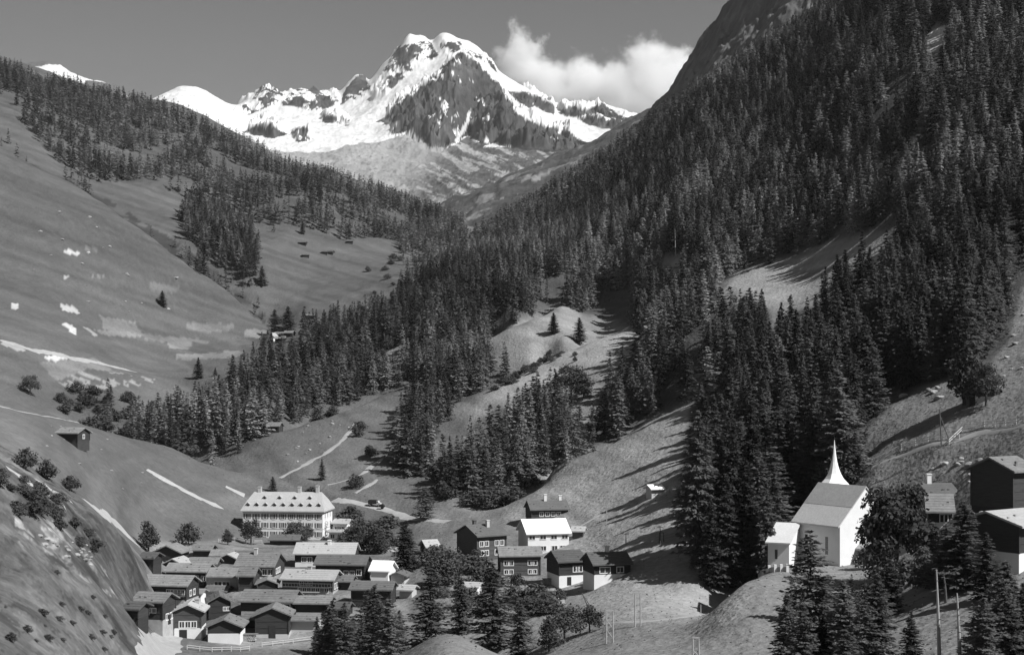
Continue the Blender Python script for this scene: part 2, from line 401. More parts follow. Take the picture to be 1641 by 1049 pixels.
# what grows or lies where: tone of the ground cover
tone = np.full(T.V.shape, 0.155)
U = np.broadcast_to(T.u[None], T.V.shape)
wob = 5 * NZ.fbm(U / 14, T.ly[:, None] * 90 * np.ones_like(U), 3)
def paint(poly, t, y0=0, y1=9e9, mixf=1.0):
    m = inpoly(U + wob, T.V + wob * 0.6, poly) & (T.Y > y0) & (T.Y < y1)
    tone[m] = tone[m] * (1 - mixf) + t * mixf
def blur(a, n):
    for _ in range(n):
        a = (a + np.roll(a, 1, 0) + np.roll(a, -1, 0) + np.roll(a, 1, 1) + np.roll(a, -1, 1)) / 5
    return a
tone[:] = np.where(U + wob * 6 > 700, 0.185, 0.115)
paint([(-500, 0), (760, 0), (760, 640), (400, 620), (-500, 680)], 0.09, 620)                  # the far left slopes
paint([(-500, 480), (430, 515), (430, 560), (300, 615), (-500, 560)], 0.1, 620)
paint([(-500, 500), (240, 870), (240, 1100), (-500, 1100)], 0.088, 0, 318)                     # near slope
paint([(360, 600), (680, 600), (680, 820), (360, 820)], 0.118, 450, 720)
tone[:] = blur(tone, 60)
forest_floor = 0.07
# ------------------------------------------------------------------ woods: where conifers stand
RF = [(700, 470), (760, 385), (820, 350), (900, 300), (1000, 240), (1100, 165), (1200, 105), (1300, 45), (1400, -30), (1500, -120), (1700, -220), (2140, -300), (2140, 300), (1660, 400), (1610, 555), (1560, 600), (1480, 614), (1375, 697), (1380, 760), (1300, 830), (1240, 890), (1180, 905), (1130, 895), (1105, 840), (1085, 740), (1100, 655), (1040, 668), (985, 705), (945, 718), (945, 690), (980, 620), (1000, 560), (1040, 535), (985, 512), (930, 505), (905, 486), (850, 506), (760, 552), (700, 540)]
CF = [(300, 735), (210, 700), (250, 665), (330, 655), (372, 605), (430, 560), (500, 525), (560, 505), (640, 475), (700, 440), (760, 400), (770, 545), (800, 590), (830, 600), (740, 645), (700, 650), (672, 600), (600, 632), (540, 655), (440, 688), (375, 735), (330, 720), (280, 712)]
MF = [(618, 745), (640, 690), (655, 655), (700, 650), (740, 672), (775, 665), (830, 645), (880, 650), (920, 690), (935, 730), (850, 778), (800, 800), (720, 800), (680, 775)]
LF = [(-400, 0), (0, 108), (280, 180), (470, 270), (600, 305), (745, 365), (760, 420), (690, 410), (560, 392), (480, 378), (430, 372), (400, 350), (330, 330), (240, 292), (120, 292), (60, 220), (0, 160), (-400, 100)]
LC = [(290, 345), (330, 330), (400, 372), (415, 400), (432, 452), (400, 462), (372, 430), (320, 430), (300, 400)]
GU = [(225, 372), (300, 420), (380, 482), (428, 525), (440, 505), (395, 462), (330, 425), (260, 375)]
VT = [(85, 640), (130, 610), (200, 640), (250, 660), (330, 660), (330, 720), (240, 700), (150, 668)]
NOTREES = [
 [(1130, 492), (1180, 440), (1260, 415), (1340, 385), (1420, 370), (1445, 420), (1330, 480), (1290, 495), (1240, 526), (1232, 495), (1170, 495)],
 [(1060, 412), (1095, 408), (1085, 445), (1060, 440)],
 [(590, 572), (640, 555), (660, 570), (620, 590), (598, 600)],
 [(1490, 45), (1525, 35), (1505, 85), (1480, 82)],
 [(395, 548), (470, 530), (470, 560), (420, 560)],
 [(955, 470), (1010, 468), (1015, 488), (960, 500)],
 [(1160, 555), (1175, 555), (1165, 610), (1150, 610)],
]
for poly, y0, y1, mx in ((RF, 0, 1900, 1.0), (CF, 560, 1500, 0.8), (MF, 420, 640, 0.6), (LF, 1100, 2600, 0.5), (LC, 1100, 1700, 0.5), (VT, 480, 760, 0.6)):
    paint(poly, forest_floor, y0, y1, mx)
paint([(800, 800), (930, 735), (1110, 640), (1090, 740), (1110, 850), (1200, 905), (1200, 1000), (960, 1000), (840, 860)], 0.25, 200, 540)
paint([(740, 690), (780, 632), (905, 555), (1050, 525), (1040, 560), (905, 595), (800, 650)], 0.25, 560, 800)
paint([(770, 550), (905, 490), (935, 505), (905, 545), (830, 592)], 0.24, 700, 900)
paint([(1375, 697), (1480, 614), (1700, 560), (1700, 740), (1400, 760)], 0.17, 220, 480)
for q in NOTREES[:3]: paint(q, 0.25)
m = inpoly(U + wob, T.V, [(225, 870), (640, 855), (660, 1000), (560, 1035), (270, 1040)]) & (T.Y > 240) & (T.Y < 450)
tone[m] = 0.17 * (1 + 0.8 * NZ.fbm(T.X / 9, T.Y / 9, 3)[m])
paint(NOTREES[3], 0.5, 500, 1300)
tone[:] = blur(tone, 4)
# cut fields, scree and bare soil on the left slopes, each a patch of another crop
for poly, t in (
 ([(100, 398), (128, 405), (124, 410), (104, 405)], .4), ([(98, 488), (120, 490), (126, 502), (102, 498)], .42), ([(98, 517), (112, 519), (128, 531), (118, 535)], .45),
 ([(134, 524), (142, 526), (158, 537), (154, 540)], .3), ([(16, 485), (30, 485), (30, 493), (16, 493)], .4), ([(100, 440), (108, 440), (108, 446), (100, 446)], .3), ([(0, 543), (30, 553), (45, 562), (30, 563), (0, 551)], .3),
 ([(70, 571), (104, 570), (112, 573), (90, 581)], .42), ([(160, 505), (215, 515), (230, 535), (165, 528)], .17), ([(150, 528), (225, 533), (240, 540), (170, 538)], .19), ([(270, 545), (310, 548), (300, 560), (270, 558)], .2), ([(280, 568), (390, 562), (380, 572), (285, 576)], .19),
 ([(390, 530), (430, 528), (430, 540), (390, 540)], .2), ([(240, 450), (290, 460), (280, 470), (240, 465)], .14), ([(300, 515), (380, 520), (360, 532), (300, 530)], .155), ([(230, 535), (340, 545), (330, 550), (235, 545)], .155), ([(60, 580), (150, 572), (190, 600), (240, 610), (180, 622), (100, 618)], .16),
 ([(135, 395), (155, 398), (160, 402), (140, 402)], .16), ([(140, 440), (170, 440), (165, 446)], .17), ([(255, 540), (300, 542), (300, 548), (255, 548)], .18)):
    paint(poly, t, 620, 1200)
# rubble, paler and darker turf on the near slope
rub = NZ.fbm(T.X / 2.2, T.Y / 4, 4)
m = inpoly(U, T.V, [(20, 815), (70, 830), (130, 850), (165, 905), (190, 960), (150, 940), (90, 905), (30, 870)]) & (T.Y < 318)
tone[m] = np.where(rub[m] > 0.22, 0.27, np.where(rub[m] > 0.0, 0.15, 0.09))
m = (T.Y < 318) & (U < 240)
sm = NZ2.fbm(T.X / 14, T.Y / 14, 4) + 0.8 * NZ.fbm(T.X / 2.2, T.Y / 2.8, 3)
tone[m] *= (1 + 0.55 * np.clip(sm[m], -0.8, 0.8))
hea = NZ.fbm(T.X / 3.6 + 3, T.Y / 6.5 + T.X / 20, 5, 0.62)
tone[m] *= np.where(hea[m] > 0.14, 0.62, np.where(hea[m] < -0.2, 1.3, 1.0))
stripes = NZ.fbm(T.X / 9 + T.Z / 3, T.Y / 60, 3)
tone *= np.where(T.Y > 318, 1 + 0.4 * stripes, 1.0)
ground_mesh = lambda: T.mesh('ground', {'tone': tone}, M['ground'])

# stones and low scrub in the gully under the great slope
m = inpoly(U + wob, T.V, [(-50, 245), (100, 300), (230, 375), (340, 455), (425, 520), (432, 512), (345, 435), (260, 372), (180, 325), (90, 275), (-50, 222)]) & (T.Y > 1090) & (T.Y < 1320)
tone[m] *= np.where(NZ.fbm(T.X / 16, T.Y / 16, 3)[m] > -0.1, 0.5, 1.0)
m = inpoly(U, T.V, [(95, 610), (140, 590), (200, 598), (250, 608), (245, 616), (180, 622), (110, 625)]) & (T.Y > 560) & (T.Y < 820)
tone[m] = np.where(NZ.fbm(T.X / 6, T.Y / 6, 4)[m] > 0.1, 0.25, 0.1)
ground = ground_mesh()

# ------------------------------------------------------------------ ridges and peaks beyond the valley
def make_sheet(name, L_, pts_, ulo, uhi, nu, ylo, yhi, ny, rough, tonefn, matl, lam=0.01, step=40):
    S = Sheet(L_, pts_, ulo, uhi, nu, ylo, yhi, ny, lam=lam, step=step)
    S.Z += rough(S)
    S.refresh()
    S.mesh(name, {'tone': tonefn(S)}, M[matl])
    return S

# dark rocky alp that closes the valley
def r1(S): return 16 * NZ.ridged(S.X / 190, S.Y / 190, 6) + 5 * NZ2.fbm(S.X / 30, S.Y / 30, 4)
def t1(S):
    k = NZ2.fbm(S.X / 45, S.Y / 70, 5)
    t = np.where(k > 0.3, 0.17, 0.07) * (1 + 0.3 * NZ.fbm(S.X / 20, S.Y / 20, 3))
    u = np.broadcast_to(S.u[None], S.V.shape)
    m = inpoly(u, S.V, [(840, 285), (880, 275), (890, 290), (850, 305), (800, 320)]) & (k > 0.0)
    t[m] = 0.2
    return t
make_sheet('rocky_alp_hill', [
 [(560, 400, 2380), (640, 370, 2380), (700, 341, 2400), (740, 322, 2450), (800, 298, 2500), (850, 273, 2600), (900, 253, 2650), (950, 232, 2700), (985, 210, 2750), (1010, 197, 2800), (1060, 180, 2800), (1150, 170, 2800)],
 [(560, 420, 2000), (690, 400, 2000), (760, 390, 1950), (850, 345, 1950), (950, 290, 1950), (1060, 240, 1900), (1150, 200, 1900)],
 [(560, 450, 3100), (700, 400, 3100), (850, 340, 3200), (1000, 270, 3300), (1150, 240, 3300)]],
 [(780, 340, 2200), (860, 305, 2250), (900, 285, 2300)], 540, 1160, 380, 1850, 3200, 170, r1, t1, 'rockside')

# rock mountain above the wood
def r2(S): return 26 * NZ.ridged(S.X / 140 + S.Z / 300, S.Y / 200, 6) + 9 * NZ2.fbm(S.X / 28, S.Y / 28, 5)
def t2(S):
    k = NZ.ridged(S.X / 60 + S.Z / 90, S.Y / 90, 5)
    return np.where(k > 0.3, 0.125, 0.1) * (1 + 0.45 * NZ2.fbm(S.X / 25, S.Y / 25, 4))
make_sheet('rocky_mountain', [
 [(1000, 240, 2350), (1030, 203, 2300), (1060, 172, 2250), (1085, 140, 2220), (1100, 116, 2200), (1118, 84, 2170), (1138, 62, 2150), (1160, 30, 2100), (1188, -10, 2050), (1250, -60, 2000), (1400, -110, 1900), (1600, -160, 1900)],
 [(1000, 300, 1800), (1100, 230, 1650), (1200, 150, 1500), (1350, 40, 1400), (1450, -20, 1300), (1600, -80, 1300)],
 [(1000, 330, 2900), (1100, 240, 2900), (1200, 130, 2800), (1400, 0, 2700), (1600, -60, 2600)]],
 [(1150, 110, 1900), (1200, 70, 1850), (1260, 30, 1750), (1330, -10, 1700), (1100, 160, 2000)], 980, 1600, 420, 1290, 2800, 240, r2, t2, 'rockside')

# the snow peak
ROCK = [
 ([(735, 85), (760, 95), (785, 120), (800, 135), (808, 152), (830, 180), (862, 200), (905, 205), (930, 225), (990, 238), (960, 243), (900, 245), (850, 243), (810, 236), (790, 228), (770, 236), (752, 215), (740, 224), (705, 240), (690, 236), (682, 232), (660, 213), (625, 218), (640, 190), (650, 168), (668, 145), (690, 122), (705, 118), (715, 98)], .86),
 ([(618, 192), (632, 168), (655, 150), (664, 158), (645, 190), (628, 200)], .7),
 ([(545, 168), (555, 140), (572, 122), (586, 124), (592, 140), (585, 158), (560, 163)], .8),
 ([(375, 182), (425, 135), (490, 135), (520, 148), (540, 150), (545, 165), (520, 178), (470, 172), (440, 168), (400, 184)], .46),
 ([(600, 132), (640, 75), (690, 66), (705, 88), (690, 100), (660, 112), (640, 130), (620, 150), (600, 160), (590, 145)], .5),
 ([(395, 212), (410, 197), (435, 197), (458, 215), (440, 224), (400, 216)], .85), ([(462, 212), (490, 205), (502, 222), (480, 230)], .6), ([(515, 185), (560, 190), (556, 200), (520, 196)], .5),
 ([(815, 148), (850, 150), (890, 168), (886, 182), (850, 172), (825, 162)], .75),
 ([(893, 172), (945, 172), (970, 165), (1000, 188), (1060, 200), (990, 210), (960, 204), (930, 192), (905, 186)], .82),
 ([(705, 60), (735, 70), (790, 95), (800, 118), (780, 100), (740, 82), (712, 88)], .35),
]
TALUS = [(300, 300), (380, 250), (450, 243), (500, 246), (560, 233), (620, 227), (660, 214), (690, 236), (720, 236), (745, 222), (755, 214), (775, 234), (850, 240), (900, 243), (990, 232), (1100, 240), (1100, 400), (300, 400)]
def r3(S):
    u = np.broadcast_to(S.u[None], S.V.shape)
    rk = np.zeros(S.V.shape)
    for p, k in ROCK: rk = np.maximum(rk, inpoly(u, S.V, p) * (0.4 + 0.6 * k))
    rk[inpoly(u, S.V, TALUS)] = 0.08
    rk[inpoly(u, S.V, ROCK[2][0])] = 0.3
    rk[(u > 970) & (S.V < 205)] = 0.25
    for _ in range(6):
        rk = (rk + np.roll(rk, 1, 0) + np.roll(rk, -1, 0) + np.roll(rk, 1, 1) + np.roll(rk, -1, 1)) / 5
    S.rk = rk
    near_crest = np.clip((6400 - S.Y) / 500, 0.12, 1)
    a = (0.12 + rk) * np.where(S.Y < 6420, near_crest, 1)
    return a * (85 * NZ.ridged(S.X / 330, S.Y / 420, 6, 0.6) + 50 * NZ2.ridged(S.X / 85, S.Y / 160, 5, 0.65)) - a * 20 + 7 * NZ.fbm(S.X / 60, S.Y / 60, 4) + np.clip(rk * 14 - 3, 0, 9) * NZ2.ridged(S.X / 34, S.Y / 90, 4, 0.6)
def t3(S):
    u = np.broadcast_to(S.u[None], S.V.shape)
    n1 = NZ.fbm(S.X / 130 + S.Z / 300, S.Z / 110 + S.Y / 300, 6, 0.62); n2 = NZ2.fbm(S.X / 40, S.Z / 60 + S.Y / 90, 5, 0.6)
    n3 = NZ.fbm(S.X / 62 + S.Y / 200, S.Z / 62, 6, 0.72)
    v = n1 * 0.35 + n2 * 0.2 + 0.85 * n3
    wu = u + 5 * NZ2.fbm(u / 20, S.V / 20, 3); wv = S.V + 5 * NZ.fbm(u / 20 + 9, S.V / 20, 3)
    th = np.full(S.V.shape, -1.0)
    for p, k in ROCK:
        m = inpoly(wu, wv, p); th[m] = np.maximum(th[m], (k - 0.5) * 1.0)
    rock = 0.05 * (1 + 0.8 * NZ2.fbm(S.X / 45, S.Z / 120, 5)) * (1 + 0.9 * NZ.fbm(S.X / 22, S.Z / 22, 4, 0.7))
    t = np.where(v < th, rock, 0.61 * (1 + 0.14 * n1 + 0.1 * n2))
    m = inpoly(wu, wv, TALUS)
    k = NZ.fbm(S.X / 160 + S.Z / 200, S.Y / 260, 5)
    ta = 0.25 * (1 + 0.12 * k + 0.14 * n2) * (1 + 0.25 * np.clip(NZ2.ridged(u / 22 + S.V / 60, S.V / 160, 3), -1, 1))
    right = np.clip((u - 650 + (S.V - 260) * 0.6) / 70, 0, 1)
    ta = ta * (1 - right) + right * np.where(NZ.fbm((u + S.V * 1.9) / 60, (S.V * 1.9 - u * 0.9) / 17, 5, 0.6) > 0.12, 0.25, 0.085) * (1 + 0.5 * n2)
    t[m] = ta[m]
    m = inpoly(wu, S.V, [(752, 178), (757, 178), (748, 205), (735, 228), (728, 228), (742, 200)]); t[m] = 0.5
    return np.clip(t, 0.02, 0.85)
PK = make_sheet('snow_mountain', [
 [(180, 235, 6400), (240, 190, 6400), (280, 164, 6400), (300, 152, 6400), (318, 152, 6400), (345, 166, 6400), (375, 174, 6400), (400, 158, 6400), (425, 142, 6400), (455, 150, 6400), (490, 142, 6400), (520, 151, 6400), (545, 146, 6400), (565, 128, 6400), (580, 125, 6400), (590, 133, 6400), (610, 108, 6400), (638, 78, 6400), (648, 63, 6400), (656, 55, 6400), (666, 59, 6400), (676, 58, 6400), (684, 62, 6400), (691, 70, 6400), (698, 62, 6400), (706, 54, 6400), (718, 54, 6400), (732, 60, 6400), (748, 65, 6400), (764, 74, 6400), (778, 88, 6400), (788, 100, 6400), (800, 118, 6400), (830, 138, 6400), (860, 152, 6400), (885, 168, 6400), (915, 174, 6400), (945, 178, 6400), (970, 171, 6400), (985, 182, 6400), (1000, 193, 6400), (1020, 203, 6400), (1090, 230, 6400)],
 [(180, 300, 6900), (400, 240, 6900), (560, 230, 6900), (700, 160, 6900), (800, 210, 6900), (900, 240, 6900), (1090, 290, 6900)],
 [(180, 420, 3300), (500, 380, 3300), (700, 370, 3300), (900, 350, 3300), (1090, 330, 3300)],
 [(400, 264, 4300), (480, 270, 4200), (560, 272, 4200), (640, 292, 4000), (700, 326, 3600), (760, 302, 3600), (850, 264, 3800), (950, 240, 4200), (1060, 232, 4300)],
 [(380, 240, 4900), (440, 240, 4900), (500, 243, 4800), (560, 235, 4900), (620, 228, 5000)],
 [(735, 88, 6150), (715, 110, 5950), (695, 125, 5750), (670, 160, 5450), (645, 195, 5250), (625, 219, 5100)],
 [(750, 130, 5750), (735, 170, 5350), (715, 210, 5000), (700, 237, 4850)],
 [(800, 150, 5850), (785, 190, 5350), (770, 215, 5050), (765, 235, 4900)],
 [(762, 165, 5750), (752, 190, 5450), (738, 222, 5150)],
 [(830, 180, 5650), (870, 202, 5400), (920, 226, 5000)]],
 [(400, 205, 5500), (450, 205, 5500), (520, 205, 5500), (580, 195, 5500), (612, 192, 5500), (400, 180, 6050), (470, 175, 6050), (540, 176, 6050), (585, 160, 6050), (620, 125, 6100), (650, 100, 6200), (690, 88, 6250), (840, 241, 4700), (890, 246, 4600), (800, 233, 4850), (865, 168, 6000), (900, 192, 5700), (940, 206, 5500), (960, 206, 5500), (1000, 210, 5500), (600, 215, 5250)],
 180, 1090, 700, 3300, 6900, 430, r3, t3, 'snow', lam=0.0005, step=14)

def r4(S): return 16 * NZ.ridged(S.X / 200, S.Y / 200, 5)
make_sheet('distant_snow_mountain', [
 [(-150, 140, 5200), (-60, 128, 5200), (40, 120, 5200), (62, 111, 5200), (76, 109, 5200), (95, 111, 5200), (108, 124, 5200), (122, 134, 5200), (140, 140, 5200), (160, 145, 5200), (182, 150, 5200), (205, 161, 5200), (240, 182, 5200), (280, 200, 5200)],
 [(-150, 260, 4000), (280, 290, 4000)], [(-150, 230, 5800), (280, 260, 5800)]], [], -150, 280, 260, 4000, 5800, 120, r4,
 lambda S: np.where(NZ2.fbm(S.X / 90, S.Z / 90, 5) > 0.02, 0.1, 0.58), 'snow')
# ------------------------------------------------------------------ trees
def conifer_arrays(seed, whorls, per, nseg, leaves, R0, s0, droop=0.35, power=0.85, gap=0.1, sparse=0.0, bottom=0.07, fluff=0.0):
    """crown of a conifer of height 1: (vertices, quads) of needle sprays along drooping branches"""
    r = np.random.RandomState(seed); C = []; D = []; S = []; Nn = []
    lop = r.uniform(0.75, 1.15, 12)
    for i in range(whorls):
        h0 = bottom + (0.985 - bottom) * (i / (whorls - 1)) ** 0.92
        for b in range(per if h0 < 0.8 else max(3, per - 2)):
            if r.rand() < sparse * (1 - 0.5 * h0): continue
            h = h0 + r.uniform(-0.5, 0.5) * (0.9 + 9 * fluff) / whorls
            a = r.uniform(0, 2 * math.pi)
            rad = R0 * max(0.02, (1 - h)) ** power * r.uniform(0.62, 1.15) * lop[int(a / 6.284 * 12) % 12]
            h = min(max(h, bottom * 0.7), 0.99)
            if h < 0.22: rad *= 0.62 + 1.7 * h
            ca, sa = math.cos(a), math.sin(a)
            dr = droop * r.uniform(0.6, 1.3) * (1 - 0.6 * h)
            nn = max(2, int(nseg * (0.35 + 0.65 * rad / R0)))
            for k in range(nn):
                t = (k + 0.55) / nn
                for q in range(leaves):
                    tt = t + r.uniform(-0.5, 0.5) / nn
                    lat = r.uniform(-1, 1) * rad * 0.30 * (1.15 - tt)
                    x = rad * tt; z = h + 0.06 * (1 - h) * tt * 0.5 - dr * rad * (tt ** 1.3) + 0.12 * rad * max(0, tt - 0.75) * 3
                    C.append((ca * x - sa * lat, sa * x + ca * lat, z - abs(lat) * 0.25 + r.normal(0, 0.004)))
                    aa = a + np.sign(lat) * r.uniform(0.1, 1.0)
                    tilt = -dr * r.uniform(0.3, 1.6)
                    D.append((math.cos(aa), math.sin(aa), tilt))
                    S.append(s0 * r.uniform(0.6, 1.35) * (0.55 + 0.6 * rad / R0))
                    Nn.append(r.normal(0, 0.5, 3) + (0.25 * ca, 0.25 * sa, 1.0))
    C = np.array(C); D = np.array(D); S = np.array(S)[:, None]; Nn = np.array(Nn)
    D /= np.linalg.norm(D, axis=1, keepdims=True)
    W = np.cross(D, Nn); W /= np.linalg.norm(W, axis=1, keepdims=True) + 1e-9
    v = np.stack([C - D * S, C + W * S * 0.45, C + D * S * 1.1, C - W * S * 0.45], 1).reshape(-1, 3)
    q = np.arange(len(v)).reshape(-1, 4)
    # leading shoot
    return v, q

def trunk_mesh(name, rad, top=0.97, n=7, limbs=0, seed=0):
    b = MB(); r = random.Random(seed)
    b.tube([(0, 0, -0.06), (0, 0, 0.02), (0.004, 0.002, 0.4), (0, 0.003, 0.75), (0, 0, top)], [rad * 1.35, rad, rad * 0.72, rad * 0.36, rad * 0.08], n)
    me = bpy.data.meshes.new(name); me.from_pydata(b.v, [], b.f); me.materials.append(M['bark']); me.update()
    return me

def leaf_arrays(seed, lobes, n, s0, flat=1.0):
    """crown of a broad-leaved tree of height 1 from overlapping leaf clouds"""
    r = np.random.RandomState(seed); C = []; Nn = []
    tot = sum(l[3] ** 2 for l in lobes)
    for (x, y, z, rad) in lobes:
        k = int(n * rad ** 2 / tot)
        d = r.normal(0, 1, (k, 3)); d /= np.linalg.norm(d, axis=1, keepdims=True)
        bump = 1 + 0.22 * np.sin(d[:, 0:1] * 7 + seed) * np.cos(d[:, 2:3] * 6 + d[:, 1:2] * 5)
        rr = rad * (r.rand(k, 1) ** 0.45) * bump
        C.append(np.array([x, y, z]) + d * rr * np.array([1, 1, 0.85 * flat])); Nn.append(d + r.normal(0, 0.7, (k, 3)) + (0, 0, 0.4))
    C = np.concatenate(C); Nn = np.concatenate(Nn); Nn /= np.linalg.norm(Nn, axis=1, keepdims=True)
    A = r.normal(0, 1, C.shape); D = np.cross(Nn, A); D /= np.linalg.norm(D, axis=1, keepdims=True); W = np.cross(Nn, D)
    S = s0 * r.uniform(0.6, 1.4, (len(C), 1))
    v = np.stack([C - D * S, C + W * S * 0.7, C + D * S, C - W * S * 0.7], 1).reshape(-1, 3)
    v[:, 2] = np.maximum(v[:, 2], 0.0)
    return v, np.arange(len(v)).reshape(-1, 4)

def mesh_of(name, arr, m): return npmesh(name, arr[0], arr[1], M[m])
CON = []        # detailed conifers: (crown, trunk)
specs = [(32, 11, 8, 4, 0.225, 0.021, 0.45, 0.66, 0.10, 0.06, 0.06, 0.0), (30, 11, 8, 4, 0.205, 0.021, 0.55, 0.62, 0.1, 0.08, 0.06, 0.03), (30, 11, 9, 4, 0.250, 0.020, 0.30, 0.62, 0.1, 0.12, 0.07, 0.16),
         (34, 11, 7, 4, 0.185, 0.020, 0.60, 0.64, 0.10, 0.06, 0.05, 0.05), (28, 11, 9, 4, 0.265, 0.020, 0.25, 0.55, 0.1, 0.16, 0.09, 0.22), (31, 11, 8, 4, 0.220, 0.021, 0.40, 0.72, 0.1, 0.08, 0.07, 0.10)]
for i, sp_ in enumerate(specs):
    CON.append((mesh_of('conifer_crown', conifer_arrays(100 + i, *sp_), 'needle_light' if i in (2, 4) else 'needle'), trunk_mesh('conifer_trunk', 0.013 + 0.001 * (i % 3))))
MID = []
for i in range(5):
    MID.append(conifer_arrays(200 + i, 18, 9, 4, 2, [0.225, 0.20, 0.25, 0.185, 0.24][i], 0.039, 0.4, [0.62, 0.7, 0.58, 0.64, 0.52][i], 0.1, 0.06, 0.07, [0, 0.05, 0.12, 0.03, 0.2][i]))
FARV = []
for i in range(6):
    FARV.append(conifer_arrays(300 + i, 11, 6, 3, 1, [0.225, 0.2, 0.25, 0.19, 0.26, 0.22][i], 0.07, 0.35, [0.62, 0.56, 0.6, 0.55, 0.48, 0.6][i], 0.1, 0.04, 0.07, 0.08))
LOB1 = [(0, 0, 0.62, 0.30), (0.22, 0.05, 0.50, 0.22), (-0.24, 0.02, 0.48, 0.22), (0.05, -0.22, 0.46, 0.22), (0.0, 0.2, 0.52, 0.22), (0.12, -0.08, 0.82, 0.17), (-0.13, 0.08, 0.78, 0.18), (-0.16, -0.16, 0.64, 0.18), (0.26, -0.12, 0.36, 0.16), (-0.28, -0.1, 0.34, 0.16)]
LOB2 = [(0, 0, 0.7, 0.2), (0.12, 0, 0.55, 0.2), (-0.14, 0.05, 0.5, 0.19), (0.02, -0.14, 0.42, 0.2), (-0.05, 0.05, 0.86, 0.13), (0.16, -0.1, 0.34, 0.15), (-0.18, -0.05, 0.3, 0.15), (0.05, 0.1, 0.28, 0.18)]
LOBB = [(0, 0, 0.5, 0.42), (0.35, 0.05, 0.38, 0.34), (-0.36, 0, 0.36, 0.34), (0.1, -0.3, 0.36, 0.32), (-0.1, 0.3, 0.4, 0.32), (0.15, 0.0, 0.75, 0.24), (-0.2, -0.1, 0.68, 0.24)]
LOBC = [(0, 0, 0.55, 0.36), (0.28, 0.05, 0.36, 0.3), (-0.25, 0, 0.45, 0.32), (0.05, -0.25, 0.3, 0.28), (-0.05, 0.1, 0.8, 0.2)]
BIG = mesh_of('leafy_crown', leaf_arrays(1, LOB1, 8000, 0.022), 'leaf')
BRO = [mesh_of('leafy_crown', leaf_arrays(2, LOB2, 2200, 0.026), 'leaf'), mesh_of('leafy_crown', leaf_arrays(5, LOB1, 2400, 0.026), 'leaf')]
BUS = [mesh_of('shrub_foliage', leaf_arrays(3, LOBB, 900, 0.05), 'leaf'), mesh_of('shrub_foliage', leaf_arrays(4, LOBC, 800, 0.055), 'leaf')]
def limb_mesh(name, seed, h0, rad):
    b = MB(); r = random.Random(seed)
    b.tube([(0, 0, -0.05), (0, 0, 0.02), (0.01, 0, h0), (0.0, 0.01, 0.8)], [rad * 1.4, rad, rad * 0.75, rad * 0.15], 8)
    for k in range(6):
        a = k * 1.05 + r.uniform(-0.3, 0.3); q = r.uniform(0.16, 0.28); z = h0 * r.uniform(0.85, 1.3)
        b.tube([(0.005, 0, z), (math.cos(a) * q * 0.5, math.sin(a) * q * 0.5, z + 0.12), (math.cos(a) * q, math.sin(a) * q, z + 0.27)], [rad * 0.45, rad * 0.3, rad * 0.08], 5)
    me = bpy.data.meshes.new(name); me.from_pydata(b.v, [], b.f); me.materials.append(M['bark']); me.update()
    return me
LIMB = limb_mesh('leafy_trunk', 1, 0.28, 0.026); STEM = limb_mesh('shrub_stem', 2, 0.12, 0.03)

def conifer_thing(X, Y, z, h, label, group, var=None, wide=1.0):
    i = rng.randrange(len(CON)) if var is None else var
    o = empty('conifer_tree', (X, Y, z - 0.2), rng.uniform(0, 6.28)); o.scale = (h * wide, h * wide, h)
    tag(o, label, 'tree', group)
    link('trunk', CON[i][1], o); link('crown', CON[i][0], o)
    return o

def ground_at(u, v, ymin=0): return T.hit(u, v, ymin)

